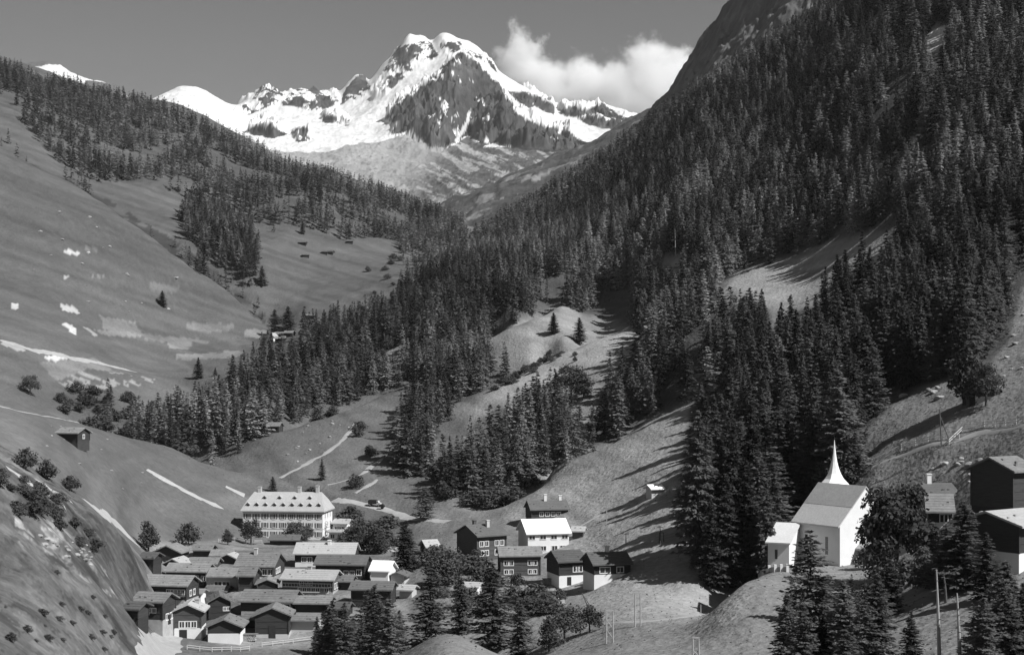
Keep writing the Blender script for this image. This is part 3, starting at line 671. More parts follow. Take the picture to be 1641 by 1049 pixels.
# single trees: column, top row, foot row, least depth, variant, width, label
NEAR = [
 (600, 935, 1050, 232, 1, 1.38, 'dark conifer below the dark-roofed barns at the village edge'),
 (532, 960, 1050, 0, 5, 1.56, 'bushy conifer in front of the lowest flat-roofed shed of the village'),
 (508, 985, 1050, 0, 3, 1.10, 'short dark conifer closest to the barn with the stone-walled base'),
 (690, 908, 1046, 232, 4, 1.56, 'pale feathery larch standing behind the grassy knoll'),
 (740, 925, 1012, 232, 3, 1.44, 'small dark pointed spruce beside the low white-fronted shed'),
 (790, 900, 1040, 232, 2, 1.56, 'tall light-branched larch in front of the brown house with two window rows'),
 (835, 965, 1050, 228, 0, 1.62, 'leaning-looking larch between the knoll and the scrub below the barns'),
 (640, 975, 1048, 232, 2, 1.50, 'low broad conifer at the rim of the grassy knoll'),
 (565, 985, 1055, 228, 4, 1.50, 'light conifer between two darker ones under the village barns'),
 (650, 832, 916, 0, 3, 2.12, 'big very dark spruce standing alone behind the white gabled outbuilding'),
 (513, 812, 862, 0, 3, 1.62, 'slim spruce in front of the white hotel facade'),
 (437, 762, 787, 470, 0, 1.88, 'small dark conifer just above the hotel roof'),
 (516, 733, 768, 0, 5, 1.38, 'single small conifer on the meadow beside the footpath'),
 (682, 778, 832, 0, 4, 1.88, 'light larch beside the curve of the pale road'),
 (1298, 846, 1050, 0, 4, 1.31, 'feathery larch standing directly in front of the church wall'),
 (1350, 925, 1062, 0, 2, 1.50, 'broad larch below the church choir and the big leafy tree'),
 (1405, 915, 1062, 0, 0, 1.44, 'dense conifer just below the big leafy tree'),
 (1262, 945, 1058, 0, 5, 1.50, 'conifer at the foot of the grassy church knoll'),
 (1545, 800, 945, 0, 2, 1.62, 'light larch between the leafy tree and the pale-roofed house'),
 (1515, 838, 950, 0, 4, 1.62, 'half hidden larch in front of the house with white-framed windows'),
 (1580, 850, 960, 0, 0, 1.50, 'conifer whose top touches the pale-roofed house'),
 (1612, 895, 1062, 0, 1, 1.62, 'dark conifer at the edge under the pale-roofed house'),
 (1460, 975, 1065, 0, 5, 1.62, 'low dark conifer beside the two bare trunks'),
 (1560, 985, 1068, 0, 2, 1.62, 'low conifer behind the shorter bare trunk'),
 (1318, 985, 1068, 0, 0, 1.62, 'dark low conifer under the larch at the church'),
 (1640, 930, 1066, 0, 5, 1.62, 'dark conifer cut by the edge of the view below the barns'),
 (1370, 690, 770, 0, 0, 1.50, 'conifer standing beside the tip of the church spire'),
 (1118, 655, 905, 0, 0, 0.99, 'very tall dark conifer at the corner of the wood above the shaded slope'),
 (1150, 690, 900, 0, 3, 1.10, 'tall conifer behind the very tall one at the corner of the wood'),
 (1175, 680, 905, 0, 5, 1.04, 'tall conifer in the middle of the dark group on the shaded slope'),
 (1215, 720, 900, 0, 1, 1.10, 'tall dark conifer nearest to the church choir'),
 (1100, 740, 850, 0, 2, 1.38, 'light-edged larch at the outer rim of the wood above the meadow shadows'),
 (1196, 735, 935, 256, 0, 1.0, 'dark conifer rising just behind the crest of the grassy church knoll'),
 (1228, 770, 925, 256, 3, 1.1, 'dark conifer in the shade touching the churchyard wall'),
 (1165, 760, 945, 256, 5, 1.1, 'conifer lowest in the shaded hollow behind the church knoll'),
 (1184, 800, 938, 252, 3, 1.2, 'small dark conifer in the shade between knoll crest and tall trees'),
 (1212, 806, 930, 250, 0, 1.3, 'bushy dark conifer leaning over the end of the churchyard wall'),
 (1238, 838, 925, 252, 5, 1.3, 'low conifer squeezed between churchyard wall and sacristy'),
 (1205, 640, 890, 262, 0, 0.9, 'tallest dark conifer of the shaded group beside the sacristy'),
 (1140, 800, 940, 258, 1, 1.1, 'small dark conifer at the outer edge of the shaded hollow'),
 (887, 500, 534, 0, 3, 2.12, 'lone conifer on the bright upper knoll'),
 (928, 508, 550, 0, 0, 1.88, 'conifer at the lower edge of the bright upper knoll'),
 (345, 588, 602, 700, 1, 1.88, 'small conifer beside the flat fields on the little terrace'),
 (318, 572, 606, 700, 5, 2.00, 'larger of the two conifers beside the flat fields'),
 (420, 425, 457, 1000, 3, 2.00, 'dark conifer standing alone at the end of a clump above the gully'),
 (558, 358, 382, 1100, 3, 1.50, 'single slim conifer at the top edge of the alp meadow'),
 (485, 352, 375, 1100, 3, 1.50, 'second slim conifer at the top edge of the alp meadow'),
 (260, 465, 490, 700, 5, 2.38, 'lone dark conifer in the middle of the great grassy slope'),
 (440, 495, 535, 900, 2, 2.00, 'conifer rising behind the little white chapel'),
 (462, 490, 532, 900, 0, 2.00, 'broad dark conifer beside the huts at the little chapel'),
]
OPEN = [
 [(1130, 492), (1180, 457), (1260, 432), (1340, 407), (1352, 418), (1312, 468), (1290, 490), (1240, 526), (1232, 495), (1170, 492)],
 [(775, 548), (820, 524), (905, 493), (930, 502), (925, 520), (890, 535), (915, 545), (860, 578), (830, 592), (815, 570)],
 [(700, 700), (740, 665), (780, 633), (823, 606), (903, 559), (1001, 527), (1048, 532), (1010, 547), (975, 590), (908, 602), (865, 622), (818, 644), (775, 678), (740, 702), (700, 742)],
 [(800, 824), (905, 760), (1000, 702), (1100, 648), (1083, 740), (1090, 800), (1110, 870), (1190, 920), (1240, 925), (1240, 1100), (960, 1049), (1000, 940), (1010, 880), (920, 800)],
 [(1378, 700), (1482, 618), (1530, 655), (1600, 600), (1625, 500), (1645, 415), (1800, 380), (1800, 800), (1480, 780), (1400, 755)],
 [(365, 750), (440, 693), (540, 660), (600, 638), (660, 612), (640, 650), (615, 690), (585, 740), (560, 780), (680, 826), (540, 800), (430, 775)],
 [(1345, 790), (1430, 850), (1430, 912), (1348, 908)],
 [(-300, 100), (0, 245), (120, 308), (230, 378), (420, 520), (425, 545), (370, 590), (300, 610), (-300, 600)],
 [(405, 470), (425, 400), (440, 376), (480, 364), (560, 388), (640, 388), (620, 430), (640, 470), (560, 500), (500, 510), (440, 503)],
 [(1494, 50), (1516, 40), (1506, 78), (1490, 78)],
 [(1158, 560), (1174, 560), (1170, 600), (1166, 680), (1156, 690), (1160, 620)],
 [(958, 472), (1008, 470), (1012, 486), (962, 498)],
 [(1064, 414), (1092, 410), (1084, 440), (1064, 436)],
 [(1475, 905), (1560, 905), (1560, 1075), (1475, 1075)],
 [(408, 522), (480, 515), (480, 551), (408, 553)],
 [(600, 572), (640, 560), (655, 570), (620, 585)],
 [(1440, 925), (1590, 925), (1570, 965), (1545, 1010), (1500, 1010), (1460, 960)],
 [(200, 640), (300, 605), (365, 602), (330, 625), (240, 655), (205, 660)],
]
ZONES = []          # candidates: X, Y, z, h
def scatter(poly, y0, y1, sp, hmin, hmax, thin=0.0, clump=60, thr=-1.0, excl=True):
    xs = [p[0] for p in poly]
    X0, X1 = min((min(xs) - U0) / F * y for y in (y0, y1)), max((max(xs) - U0) / F * y for y in (y0, y1))
    gx, gy = np.meshgrid(np.arange(X0, X1, sp), np.arange(y0, y1, sp))
    gx = (gx + nrs.uniform(-0.48, 0.48, gx.shape) * sp).ravel(); gy = (gy + nrs.uniform(-0.48, 0.48, gy.shape) * sp).ravel()
    u = gx / gy * F + U0
    k = (u > -330) & (u < 1980) & (gy > 60); gx, gy, u = gx[k], gy[k], u[k]
    z = T.z(gx, gy); v = HZ - z / gy * F
    i, j = T.idx(gx, gy)
    hid = v > T.minV[np.maximum(j.astype(int) - 2, 0), np.round(i).astype(int)] + 0.8
    uu, vv = u + 6 * NZ.fbm(gx / 30, gy / 30, 2), v + 4 * NZ2.fbm(gx / 30, gy / 30, 2)
    k = inpoly(uu, vv, poly) | (hid & inpoly(uu, vv - 24, poly))
    if excl:
        for q in NOTREES: k &= ~inpoly(u, v, q)
        k &= ~((u > 1060) & (u < 1165) & (v > 620) & (v < 900) & (NZ2.fbm(gx / 11, gy / 11, 2) < 0.25))
    k &= NZ2.fbm(gx / clump, gy / clump, 3) > thr
    k &= nrs.rand(len(gx)) > thin
    gx, gy, z, u, v = gx[k], gy[k], z[k], u[k], v[k]
    h = hmin + (hmax - hmin) * np.clip(nrs.beta(2.4, 2.0, len(gx)) * 0.75 + 0.25 * (NZ.fbm(gx / 80, gy / 80, 2) + 0.5), 0, 1)
    h *= np.where(nrs.rand(len(gx)) < 0.12, 0.6, 1.0)
    if excl:          # open ground stays open: no crown may stand in front of a meadow
        keep = np.ones(len(gx), bool)
        for q in OPEN:
            for f in (0.0, 0.3, 0.58):
                for du in ((-0.1, 0.1) if f < 0.6 else (0,)):
                    keep &= ~inpoly(u + du * h / gy * F, v - f * h / gy * F, q)
        gx, gy, z, u, v, h = gx[keep], gy[keep], z[keep], u[keep], v[keep], h[keep]
    # drop what the ground hides completely
    i, j = T.idx(gx, gy)
    vis = (v - h / gy * F) < T.minV[np.maximum(j.astype(int) - 3, 0), np.round(i).astype(int)] + 1
    return np.stack([gx, gy, z, h], 1)[vis]
ZONES.append(scatter(RF, 255, 620, 5.8, 12, 28, 0.06, 26, -0.34))
ZONES.append(scatter(RF, 620, 1000, 6.6, 13, 28, 0.06, 30, -0.34))
ZONES.append(scatter(RF, 1000, 1800, 7.5, 15, 24, 0.03))
ZONES.append(scatter(CF, 540, 1500, 6.4, 12, 26, 0.05, 30, -0.28))
ZONES.append(scatter(MF, 430, 660, 5.6, 13, 26, 0.06, 40, -0.5))
ZONES.append(scatter(LF, 1150, 2100, 8.0, 12, 22, 0.0, 34, -0.1))
ZONES.append(scatter([(-400, 0), (0, 102), (120, 142), (280, 176), (470, 268), (600, 303), (745, 362), (745, 385), (600, 330), (470, 300), (280, 215), (0, 140), (-400, 60)], 1450, 2050, 11.0, 11, 19, 0.1, 50, -0.15))
ZONES.append(scatter(LC, 1060, 1700, 7.0, 15, 26, 0.0, 60, -0.4))
ZONES.append(scatter([(640, 380), (690, 400), (720, 430), (690, 450), (620, 440), (625, 400)], 1000, 1600, 11, 12, 20, 0.3, 40, -0.1))
ZONES.append(scatter(GU, 1060, 1320, 12.0, 8, 16, 0.4))
ZONES.append(scatter(VT, 490, 760, 9.0, 9, 18, 0.3, 30, -0.2))
ZONES.append(scatter([(0, 195), (60, 215), (110, 260), (60, 260), (0, 235)], 1150, 1500, 22, 12, 17, 0.5))
ZONES.append(scatter([(600, 640), (660, 625), (700, 640), (690, 700), (650, 740), (600, 740)], 500, 720, 11, 8, 15, 0.5))
ZONES.append(scatter([(1000, 205), (1060, 180), (1190, 100), (1330, 20), (1330, 60), (1190, 140), (1060, 215)], 1080, 1600, 8, 12, 20, 0.2))
ZONES.append(scatter([(1255, 985), (1330, 960), (1450, 975), (1600, 965), (1700, 960), (1700, 1200), (1255, 1200)], 120, 215, 8.5, 6, 11, 0.25))
ZONES.append(scatter([(500, 1040), (600, 1030), (650, 1060), (650, 1090), (500, 1120)], 215, 280, 6, 8, 13, 0.3))
cand = np.concatenate(ZONES)
px = cand[:, 3] / cand[:, 1] * F
REG = [
 (lambda u, v, Y: Y < 300 and u > 1100, 'low conifer of the thicket under the church and the barns', 'conifers of the thicket under the church'),
 (lambda u, v, Y: Y < 300, 'low conifer of the thicket below the village barns', 'conifers of the thicket below the village'),
 (lambda u, v, Y: u > 1380 and v > 480, 'tall conifer of the dense rank behind the bright meadow with the rail fence', 'conifers behind the fenced meadow'),
 (lambda u, v, Y: u > 1380, 'tall conifer high in the unbroken wood of the steep mountainside', 'conifers of the steep upper wood'),
 (lambda u, v, Y: u > 1180 and v > 650, 'tall dark conifer of the wood directly behind the church', 'conifers directly behind the church'),
 (lambda u, v, Y: u > 1180 and v > 480, 'conifer of the wood between the church spire and the sloping clearing', 'conifers between spire and clearing'),
 (lambda u, v, Y: u > 1180, 'conifer of the wood above the sloping clearing', 'conifers above the sloping clearing'),
 (lambda u, v, Y: u > 930 and v > 560, 'conifer of the wood above the meadow with long tree shadows', 'conifers above the shadowed meadow'),
 (lambda u, v, Y: u > 930, 'conifer of the wood above the bright grassy knolls', 'conifers above the bright knolls'),
 (lambda u, v, Y: u > 690 and v > 640, 'conifer of the loose grove between the grassy spurs above the pale road', 'conifers between the grassy spurs'),
 (lambda u, v, Y: u > 690, 'conifer of the wood in the narrow middle of the valley', 'conifers in the narrow valley'),
 (lambda u, v, Y: Y < 900, 'conifer of the wood behind the meadow with the winding footpath', 'conifers behind the footpath meadow'),
 (lambda u, v, Y: Y < 1450, 'conifer of the clumps around the alp meadow', 'conifers around the alp meadow'),
 (lambda u, v, Y: True, 'small conifer of the open wood on the far left mountain', 'conifers of the far open wood'),
]
for (u, vt, vb, ym, var, wd, lab) in NEAR:
    X, Y, z = ground_at(u, vb, ym)
    h = (vb - vt) / F * Y
    conifer_thing(X, Y, z, h, lab, None, var, wd)
order = np.argsort(-px)
N_IND = 290 - len(NEAR)
onscreen = lambda c: -20 < c[0] / c[1] * F + U0 < 1661 and (HZ - (c[2] + c[3] * 0.8) / c[1] * F) < 1040 and (HZ - (c[2] + c[3]) / c[1] * F) > -120
taken = np.zeros(len(cand), bool); k = 0
for i in order:
    if k >= N_IND: break
    c = cand[i]
    if not onscreen(c): continue
    taken[i] = True; k += 1
    u = c[0] / c[1] * F + U0; v = HZ - c[2] / c[1] * F
    lab, grp = next((l, g) for f, l, g in REG if f(u, v, c[1]))
    thick = c[1] < 300
    conifer_thing(c[0], c[1], c[2], c[3], lab, grp, rng.choice((2, 4, 4, 5)) if thick else None, rng.uniform(1.2, 1.6) if thick else rng.uniform(0.85, 1.25))
rest = cand[~taken]
def forest(name, sel, variants, tone0):
    Vs, Q, A = [], [], []; b = 0
    ang = nrs.rand(len(sel)) * 6.28; vi = nrs.randint(0, len(variants), len(sel)); wd = nrs.uniform(0.8, 1.25, len(sel)); tn = tone0 * nrs.choice([0.5, 0.75, 1.0, 1.5, 2.2], len(sel)) * nrs.uniform(0.85, 1.15, len(sel)) * (1 + 0.9 * np.clip(NZ2.fbm(sel[:, 0] / 70, sel[:, 1] / 70, 3), -0.6, 0.8))
    for c, a, k, w_, t in zip(sel, ang, vi, wd, tn):
        v, q = variants[k]
        ca, sa = math.cos(a) * c[3] * w_, math.sin(a) * c[3] * w_
        p = np.empty_like(v); p[:, 0] = v[:, 0] * ca - v[:, 1] * sa + c[0]; p[:, 1] = v[:, 0] * sa + v[:, 1] * ca + c[1]; p[:, 2] = v[:, 2] * c[3] + c[2] - 0.3
        Vs.append(p); Q.append(q + b); b += len(v); A.append(np.full(len(v), t, np.float32))
    me = npmesh(name, np.concatenate(Vs), np.concatenate(Q), M['needle_far'])
    at = me.attributes.new('tone', 'FLOAT', 'POINT'); at.data.foreach_set('value', np.concatenate(A))
    o = link(name, me); o['kind'] = 'stuff'
    return o
rpx = rest[:, 3] / rest[:, 1] * F
is_left = (rest[:, 0] < -0.045 * rest[:, 1]) & (rest[:, 1] > 1040)
print('conifers', len(cand), 'individual', k + len(NEAR), 'mid', int((rpx > 34).sum()), 'far', int((rpx <= 34).sum()))
mid = rest[(rpx > 34)]; farr = rest[(rpx <= 34)]
def merged_forest():
    a = forest('conifer_forest', mid, MID, 0.12)
    b = forest('distant_conifer_forest', farr, FARV, 0.11)
    a['label'] = 'conifer wood covering the steep right slope and the spurs of the valley'
    b['label'] = 'far conifer wood on both mountainsides up to the skyline'
merged_forest()

# broad-leaved trees and shrubs
def leafy(name, X, Y, z, h, crown, stem, label, cat, group=None, wide=1.0):
    o = empty(name, (X, Y, z - 0.15), rng.uniform(0, 6.28)); o.scale = (h * wide, h * wide, h)
    tag(o, label, cat, group); link('stem' if 'shrub' in name else 'trunk', stem, o); link('foliage' if 'shrub' in name else 'crown', crown, o)
    return o
for (u, vt, vb, ym, cr, wd, lab) in [
 (1436, 765, 925, 0, BIG, 1.0, 'big round broad-leaved tree beside the white church gable'),
 (1552, 538, 652, 0, BRO[0], 1.0, 'pale-leaved tree at the upper edge of the meadow with the dark oval shadow'),
 (1580, 575, 650, 0, BRO[1], 1.0, 'low leafy tree beside the small barn above the rail fence'),
 (302, 832, 872, 0, BUS[0], 1.0, 'fan-shaped bushy tree behind the dark barns at the village edge'),
 (238, 830, 885, 0, BRO[0], 1.1, 'dark leafy tree at the corner of the village under the slope'),
 (473, 832, 868, 0, BRO[1], 1.3, 'leafy tree in front of the middle of the hotel facade'),
 (402, 828, 872, 0, BRO[1], 1.1, 'leafy tree at the left corner of the white hotel'),
 (492, 838, 866, 0, BRO[1], 1.1, 'small round tree beside the hotel spruce'),
 (365, 845, 872, 0, BRO[0], 1.2, 'dark tree in the shade beside the hotel'),
 (575, 834, 884, 0, BRO[1], 1.2, 'light leafy tree on the bank behind the pale-roofed long house'),
 (600, 840, 888, 0, BRO[0], 1.3, 'dark leafy tree on the stream bank'),
 (712, 870, 935, 0, BRO[1], 1.3, 'leafy tree under the brown house with white windows'),
 (880, 985, 1045, 0, BRO[0], 1.2, 'bright leafy tree under the barn with the white base'),
 (905, 960, 1030, 0, BRO[1], 1.2, 'dark leafy tree beside the narrow footpath'),
 (945, 965, 1012, 0, BRO[1], 1.3, 'round dark tree at the tall cable frame'),
 (1252, 728, 812, 270, BRO[1], 1.2, 'rounded leafy tree in the wood just beside the church spire'),
 (1285, 745, 815, 280, BRO[0], 1.3, 'leafy tree directly behind the base of the church spire'),
 (1345, 720, 790, 280, BRO[1], 1.2, 'leafy tree behind the church roof ridge'),
 (1225, 770, 850, 262, BRO[0], 1.2, 'leafy tree at the foot of the wood beside the church choir'),
 (1130, 700, 780, 300, BRO[1], 1.1, 'pale leafy tree at the outer corner of the wood'),
 (48, 598, 632, 500, BRO[1], 1.2, 'round dark tree on the terrace behind the near meadow'),
 (42, 712, 752, 200, BUS[0], 1.0, 'dark shrub above the pale track at the rim of the near slope'),
 (76, 732, 768, 200, BUS[1], 1.0, 'tall shrub beside the pale track on the near slope'),
 (112, 758, 785, 200, BUS[0], 1.2, 'shrub on the meadow above the pale track'),
 (916, 580, 640, 0, BRO[1], 1.2, 'dense dark tree in the hollow of the bright middle meadow'),
 (935, 592, 640, 0, BRO[0], 1.3, 'slimmer tree beside the dense one in the hollow of the middle meadow'),
 (570, 756, 781, 0, BUS[0], 1.2, 'dark round bush beside the upper track behind the hotel'),
 (500, 777, 790, 470, BUS[1], 1.8, 'low dark bush above the hotel roof ridge'),
 (1525, 865, 930, 0, BRO[1], 1.2, 'leafy bush in front of the house with white-framed windows'),
 (1480, 870, 935, 0, BRO[0], 1.2, 'leafy bush under the big round tree'),
 (1418, 885, 935, 0, BUS[0], 1.2, 'round bush under the left half of the big leafy tree'),
 (1456, 888, 938, 0, BUS[1], 1.2, 'round bush under the right half of the big leafy tree'),
 (1390, 865, 912, 0, BUS[1], 0.9, 'dark bush at the corner of the church gable'),
 (1060, 800, 825, 0, BUS[0], 1.0, None),
]:
    if lab is None: continue
    X, Y, z = ground_at(u, vb, ym)
    bush = cr in BUS
    leafy('shrub' if bush else 'leafy_tree', X, Y, z, (vb - vt) / F * Y, cr, STEM if bush else LIMB, lab, 'shrub' if bush else 'tree', None, wd)
def shrubs(poly, y0, y1, sp, h0, h1, thin, label, group, name='shrub', cat='shrub', crowns=None, thr=-1.0):
    n = 0
    for (X, Y, z, h) in scatter(poly, y0, y1, sp, h0, h1, thin, 25, thr, False):
        u = X / Y * F + U0
        if not -30 < u < 1670: continue
        leafy(name, X, Y, z, h, rng.choice(crowns or BUS), STEM if crowns is None else LIMB, label, cat, group, rng.uniform(0.9, 2.0)); n += 1
    print(group, n)
shrubs([(700, 745), (780, 720), (860, 735), (900, 745), (850, 790), (790, 822), (720, 812), (690, 790)], 410, 560, 8.5, 4, 9, 0.25, 'shrub of the dark thicket above the road bend', 'shrubs of the thicket above the road')
shrubs([(545, 830), (620, 835), (640, 880), (600, 900), (555, 870)], 370, 470, 7.0, 3, 7, 0.3, 'shrub on the stream bank behind the village', 'shrubs on the stream bank')
shrubs([(690, 880), (800, 925), (900, 950), (960, 965), (940, 1010), (850, 1030), (700, 960)], 240, 350, 7.5, 2.5, 6, 0.35, 'shrub of the scrub below the brown barns', 'shrubs below the brown barns')
shrubs([(0, 765), (40, 775), (90, 800), (135, 850), (165, 900), (110, 870), (60, 835), (0, 830)], 180, 300, 3.2, 1.2, 3.2, 0.25, 'shrub on the rubbly upper part of the near slope', 'shrubs on the rubbly near slope')
shrubs([(0, 900), (60, 900), (180, 960), (190, 1000), (100, 1020), (0, 1040)], 130, 260, 5.5, 0.5, 1.3, 0.6, 'small tussock-like shrub on the open near slope', 'tussock shrubs on the near slope')
shrubs([(90, 620), (220, 640), (330, 690), (320, 715), (200, 695), (90, 655)], 500, 720, 11, 4, 8, 0.3, 'leafy shrub in the hollow behind the near meadow', 'shrubs in the hollow behind the meadow')
shrubs([(820, 595), (870, 560), (930, 570), (900, 620), (840, 640)], 600, 800, 13, 2, 4, 0.5, 'low bush on the middle meadow below the bright knoll', 'bushes on the middle meadow')
shrubs([(590, 640), (660, 650), (650, 720), (600, 760), (560, 740)], 500, 700, 14, 2.5, 6, 0.5, 'bush scattered on the footpath meadow', 'bushes on the footpath meadow')
shrubs([(790, 622), (830, 598), (905, 556), (910, 566), (850, 598), (800, 632)], 640, 800, 7, 2, 5, 0.3, 'bush in the dark line between the two bright grassy spurs', 'bushes between the bright spurs')
shrubs([(1110, 640), (1180, 540), (1290, 540), (1400, 560), (1390, 640), (1360, 700), (1300, 790), (1200, 840), (1130, 860), (1110, 760)], 265, 520, 17, 9, 16, 0.5, 'leafy tree among the conifers of the wood around the church', 'leafy trees in the wood around the church', 'leafy_tree', 'tree', BRO)
shrubs([(480, 560), (560, 540), (700, 560), (800, 600), (700, 640), (600, 620), (450, 680)], 560, 900, 26, 8, 15, 0.5, 'leafy tree among the conifers behind the footpath meadow', 'leafy trees behind the footpath meadow', 'leafy_tree', 'tree', BRO)
shrubs([(0, 860), (50, 890), (150, 930), (230, 1000), (200, 1040), (60, 1049), (0, 1000)], 130, 280, 3.6, 0.4, 1.2, 0.35, 'small shrub in a loose patch on the lower near slope', 'shrubs in patches on the near slope', thr=0.05)
shrubs([(1440, 935), (1640, 925), (1640, 1000), (1300, 1000), (1250, 960)], 140, 215, 6.5, 2, 4.5, 0.3, 'shrub under the trees below the church', 'shrubs below the church')
shrubs([(560, 420), (640, 395), (700, 420), (690, 470), (580, 490)], 1000, 1400, 26, 4, 7, 0.4, 'bush at the valley-side edge of the alp meadow', 'bushes at the alp meadow')
# ------------------------------------------------------------------ buildings
def window(parent, face, c, w_, h_, L, W, shut=False):
    """white frame with cross bars, dark pane behind them; the frame's mesh is a part, the pane its sub-part"""
    x, z = c
    def place(px, pz, out):        # across the face, up, outward
        if face == 'front': return (px, -W / 2 - out, pz)
        if face == 'back': return (-px, W / 2 + out, pz)
        if face == 'right': return (L / 2 + out, px, pz)
        return (-L / 2 - out, -px, pz)
    def slab(b, x0, x1, z0, z1, o0, o1, m=0):
        p = [place(x0, z0, o0), place(x1, z0, o0), place(x1, z1, o0), place(x0, z1, o0)]
        q = place(0, 0, o1); r = place(0, 0, o0)
        b.extrude(p, tuple(q[k] - r[k] for k in range(3)), m)
    t = min(0.16, w_ * 0.2)
    b = MB()
    slab(b, x - w_ / 2 - t, x - w_ / 2, z - h_ / 2 - t, z + h_ / 2 + t, -0.02, 0.07)
    slab(b, x + w_ / 2, x + w_ / 2 + t, z - h_ / 2 - t, z + h_ / 2 + t, -0.02, 0.07)
    slab(b, x - w_ / 2, x + w_ / 2, z + h_ / 2, z + h_ / 2 + t, -0.02, 0.07)
    slab(b, x - w_ / 2, x + w_ / 2, z - h_ / 2 - t, z - h_ / 2, -0.02, 0.1)
    slab(b, x - 0.05, x + 0.05, z - h_ / 2, z + h_ / 2, -0.02, 0.05)
    f = b.build('window', M['frame'], parent)
    b = MB(); slab(b, x - w_ / 2, x + w_ / 2, z - h_ / 2, z + h_ / 2, -0.03, 0.02); b.build('pane', M['pane'], f)
    if shut:
        for s_ in (-1, 1):
            b = MB(); xs = x + s_ * (w_ / 2 + t + 0.28)
            slab(b, xs - 0.25, xs + 0.25, z - h_ / 2, z + h_ / 2, -0.02, 0.06); b.build('shutter', M['shutter'], f)

def gable_roof(L, W, H, rise, axis, oe, og, th, name, m, parent, rng=None):
    """two thick slabs meeting at the ridge, seen from the gable as an inverted V"""
    b = MB()
    half = (W if axis == 'x' else L) / 2; run = (L if axis == 'x' else W) / 2 + og
    sl = rise / half
    e = half + oe
    prof = [(-e, H - sl * oe), (0, H + rise), (e, H - sl * oe), (e, H - sl * oe + th), (0, H + rise + th), (-e, H - sl * oe + th)]
    for side in (0, 1):
        if side == 0: pr = [(-e, H - sl * oe), (0, H + rise), (0, H + rise + th), (-e, H - sl * oe + th)]
        else: pr = [(0, H + rise), (e, H - sl * oe), (e, H - sl * oe + th), (0, H + rise + th)]
        if axis == 'x': b.extrude([(-run, y, z) for y, z in pr], (2 * run, 0, 0))
        else: b.extrude([(x, -run, z) for x, z in pr], (0, 2 * run, 0))
    if rng:                                   # overlapping courses of slabs, and weighting stones
        n = int((e) / rng * math.hypot(1, sl)); rr = random.Random(int(L * 1000) + int(H * 77))
        for side in (-1, 1):
            for k in range(1, n + 1):
                d0 = e * k / (n + 0.3); z0 = H + rise - sl * d0 + th
                d1 = d0 + 0.10
                pr = [(side * d0, z0 + 0.05), (side * d1, z0 + 0.05 - sl * 0.10), (side * d1, z0 - sl * 0.10 - 0.02), (side * d0, z0 - 0.02)]
                if side < 0: pr = pr[::-1]
                if axis == 'x': b.extrude([(-run, y, z) for y, z in pr], (2 * run, 0, 0))
                else: b.extrude([(x, -run, z) for x, z in pr], (0, 2 * run, 0))
            for k in range(int(run * 1.1)):
                d = e * rr.uniform(0.15, 0.92); x = rr.uniform(-run, run) * 0.93; z0 = H + rise - sl * d + th; s_ = rr.uniform(0.1, 0.24)
                if axis == 'x': b.box(x - s_, x + s_, side * d - s_ * 0.8, side * d + s_ * 0.8, z0 - 0.1, z0 + s_)
                else: b.box(side * d - s_ * 0.8, side * d + s_ * 0.8, x - s_, x + s_, z0 - 0.1, z0 + s_)
    return b.build(name, m, parent)

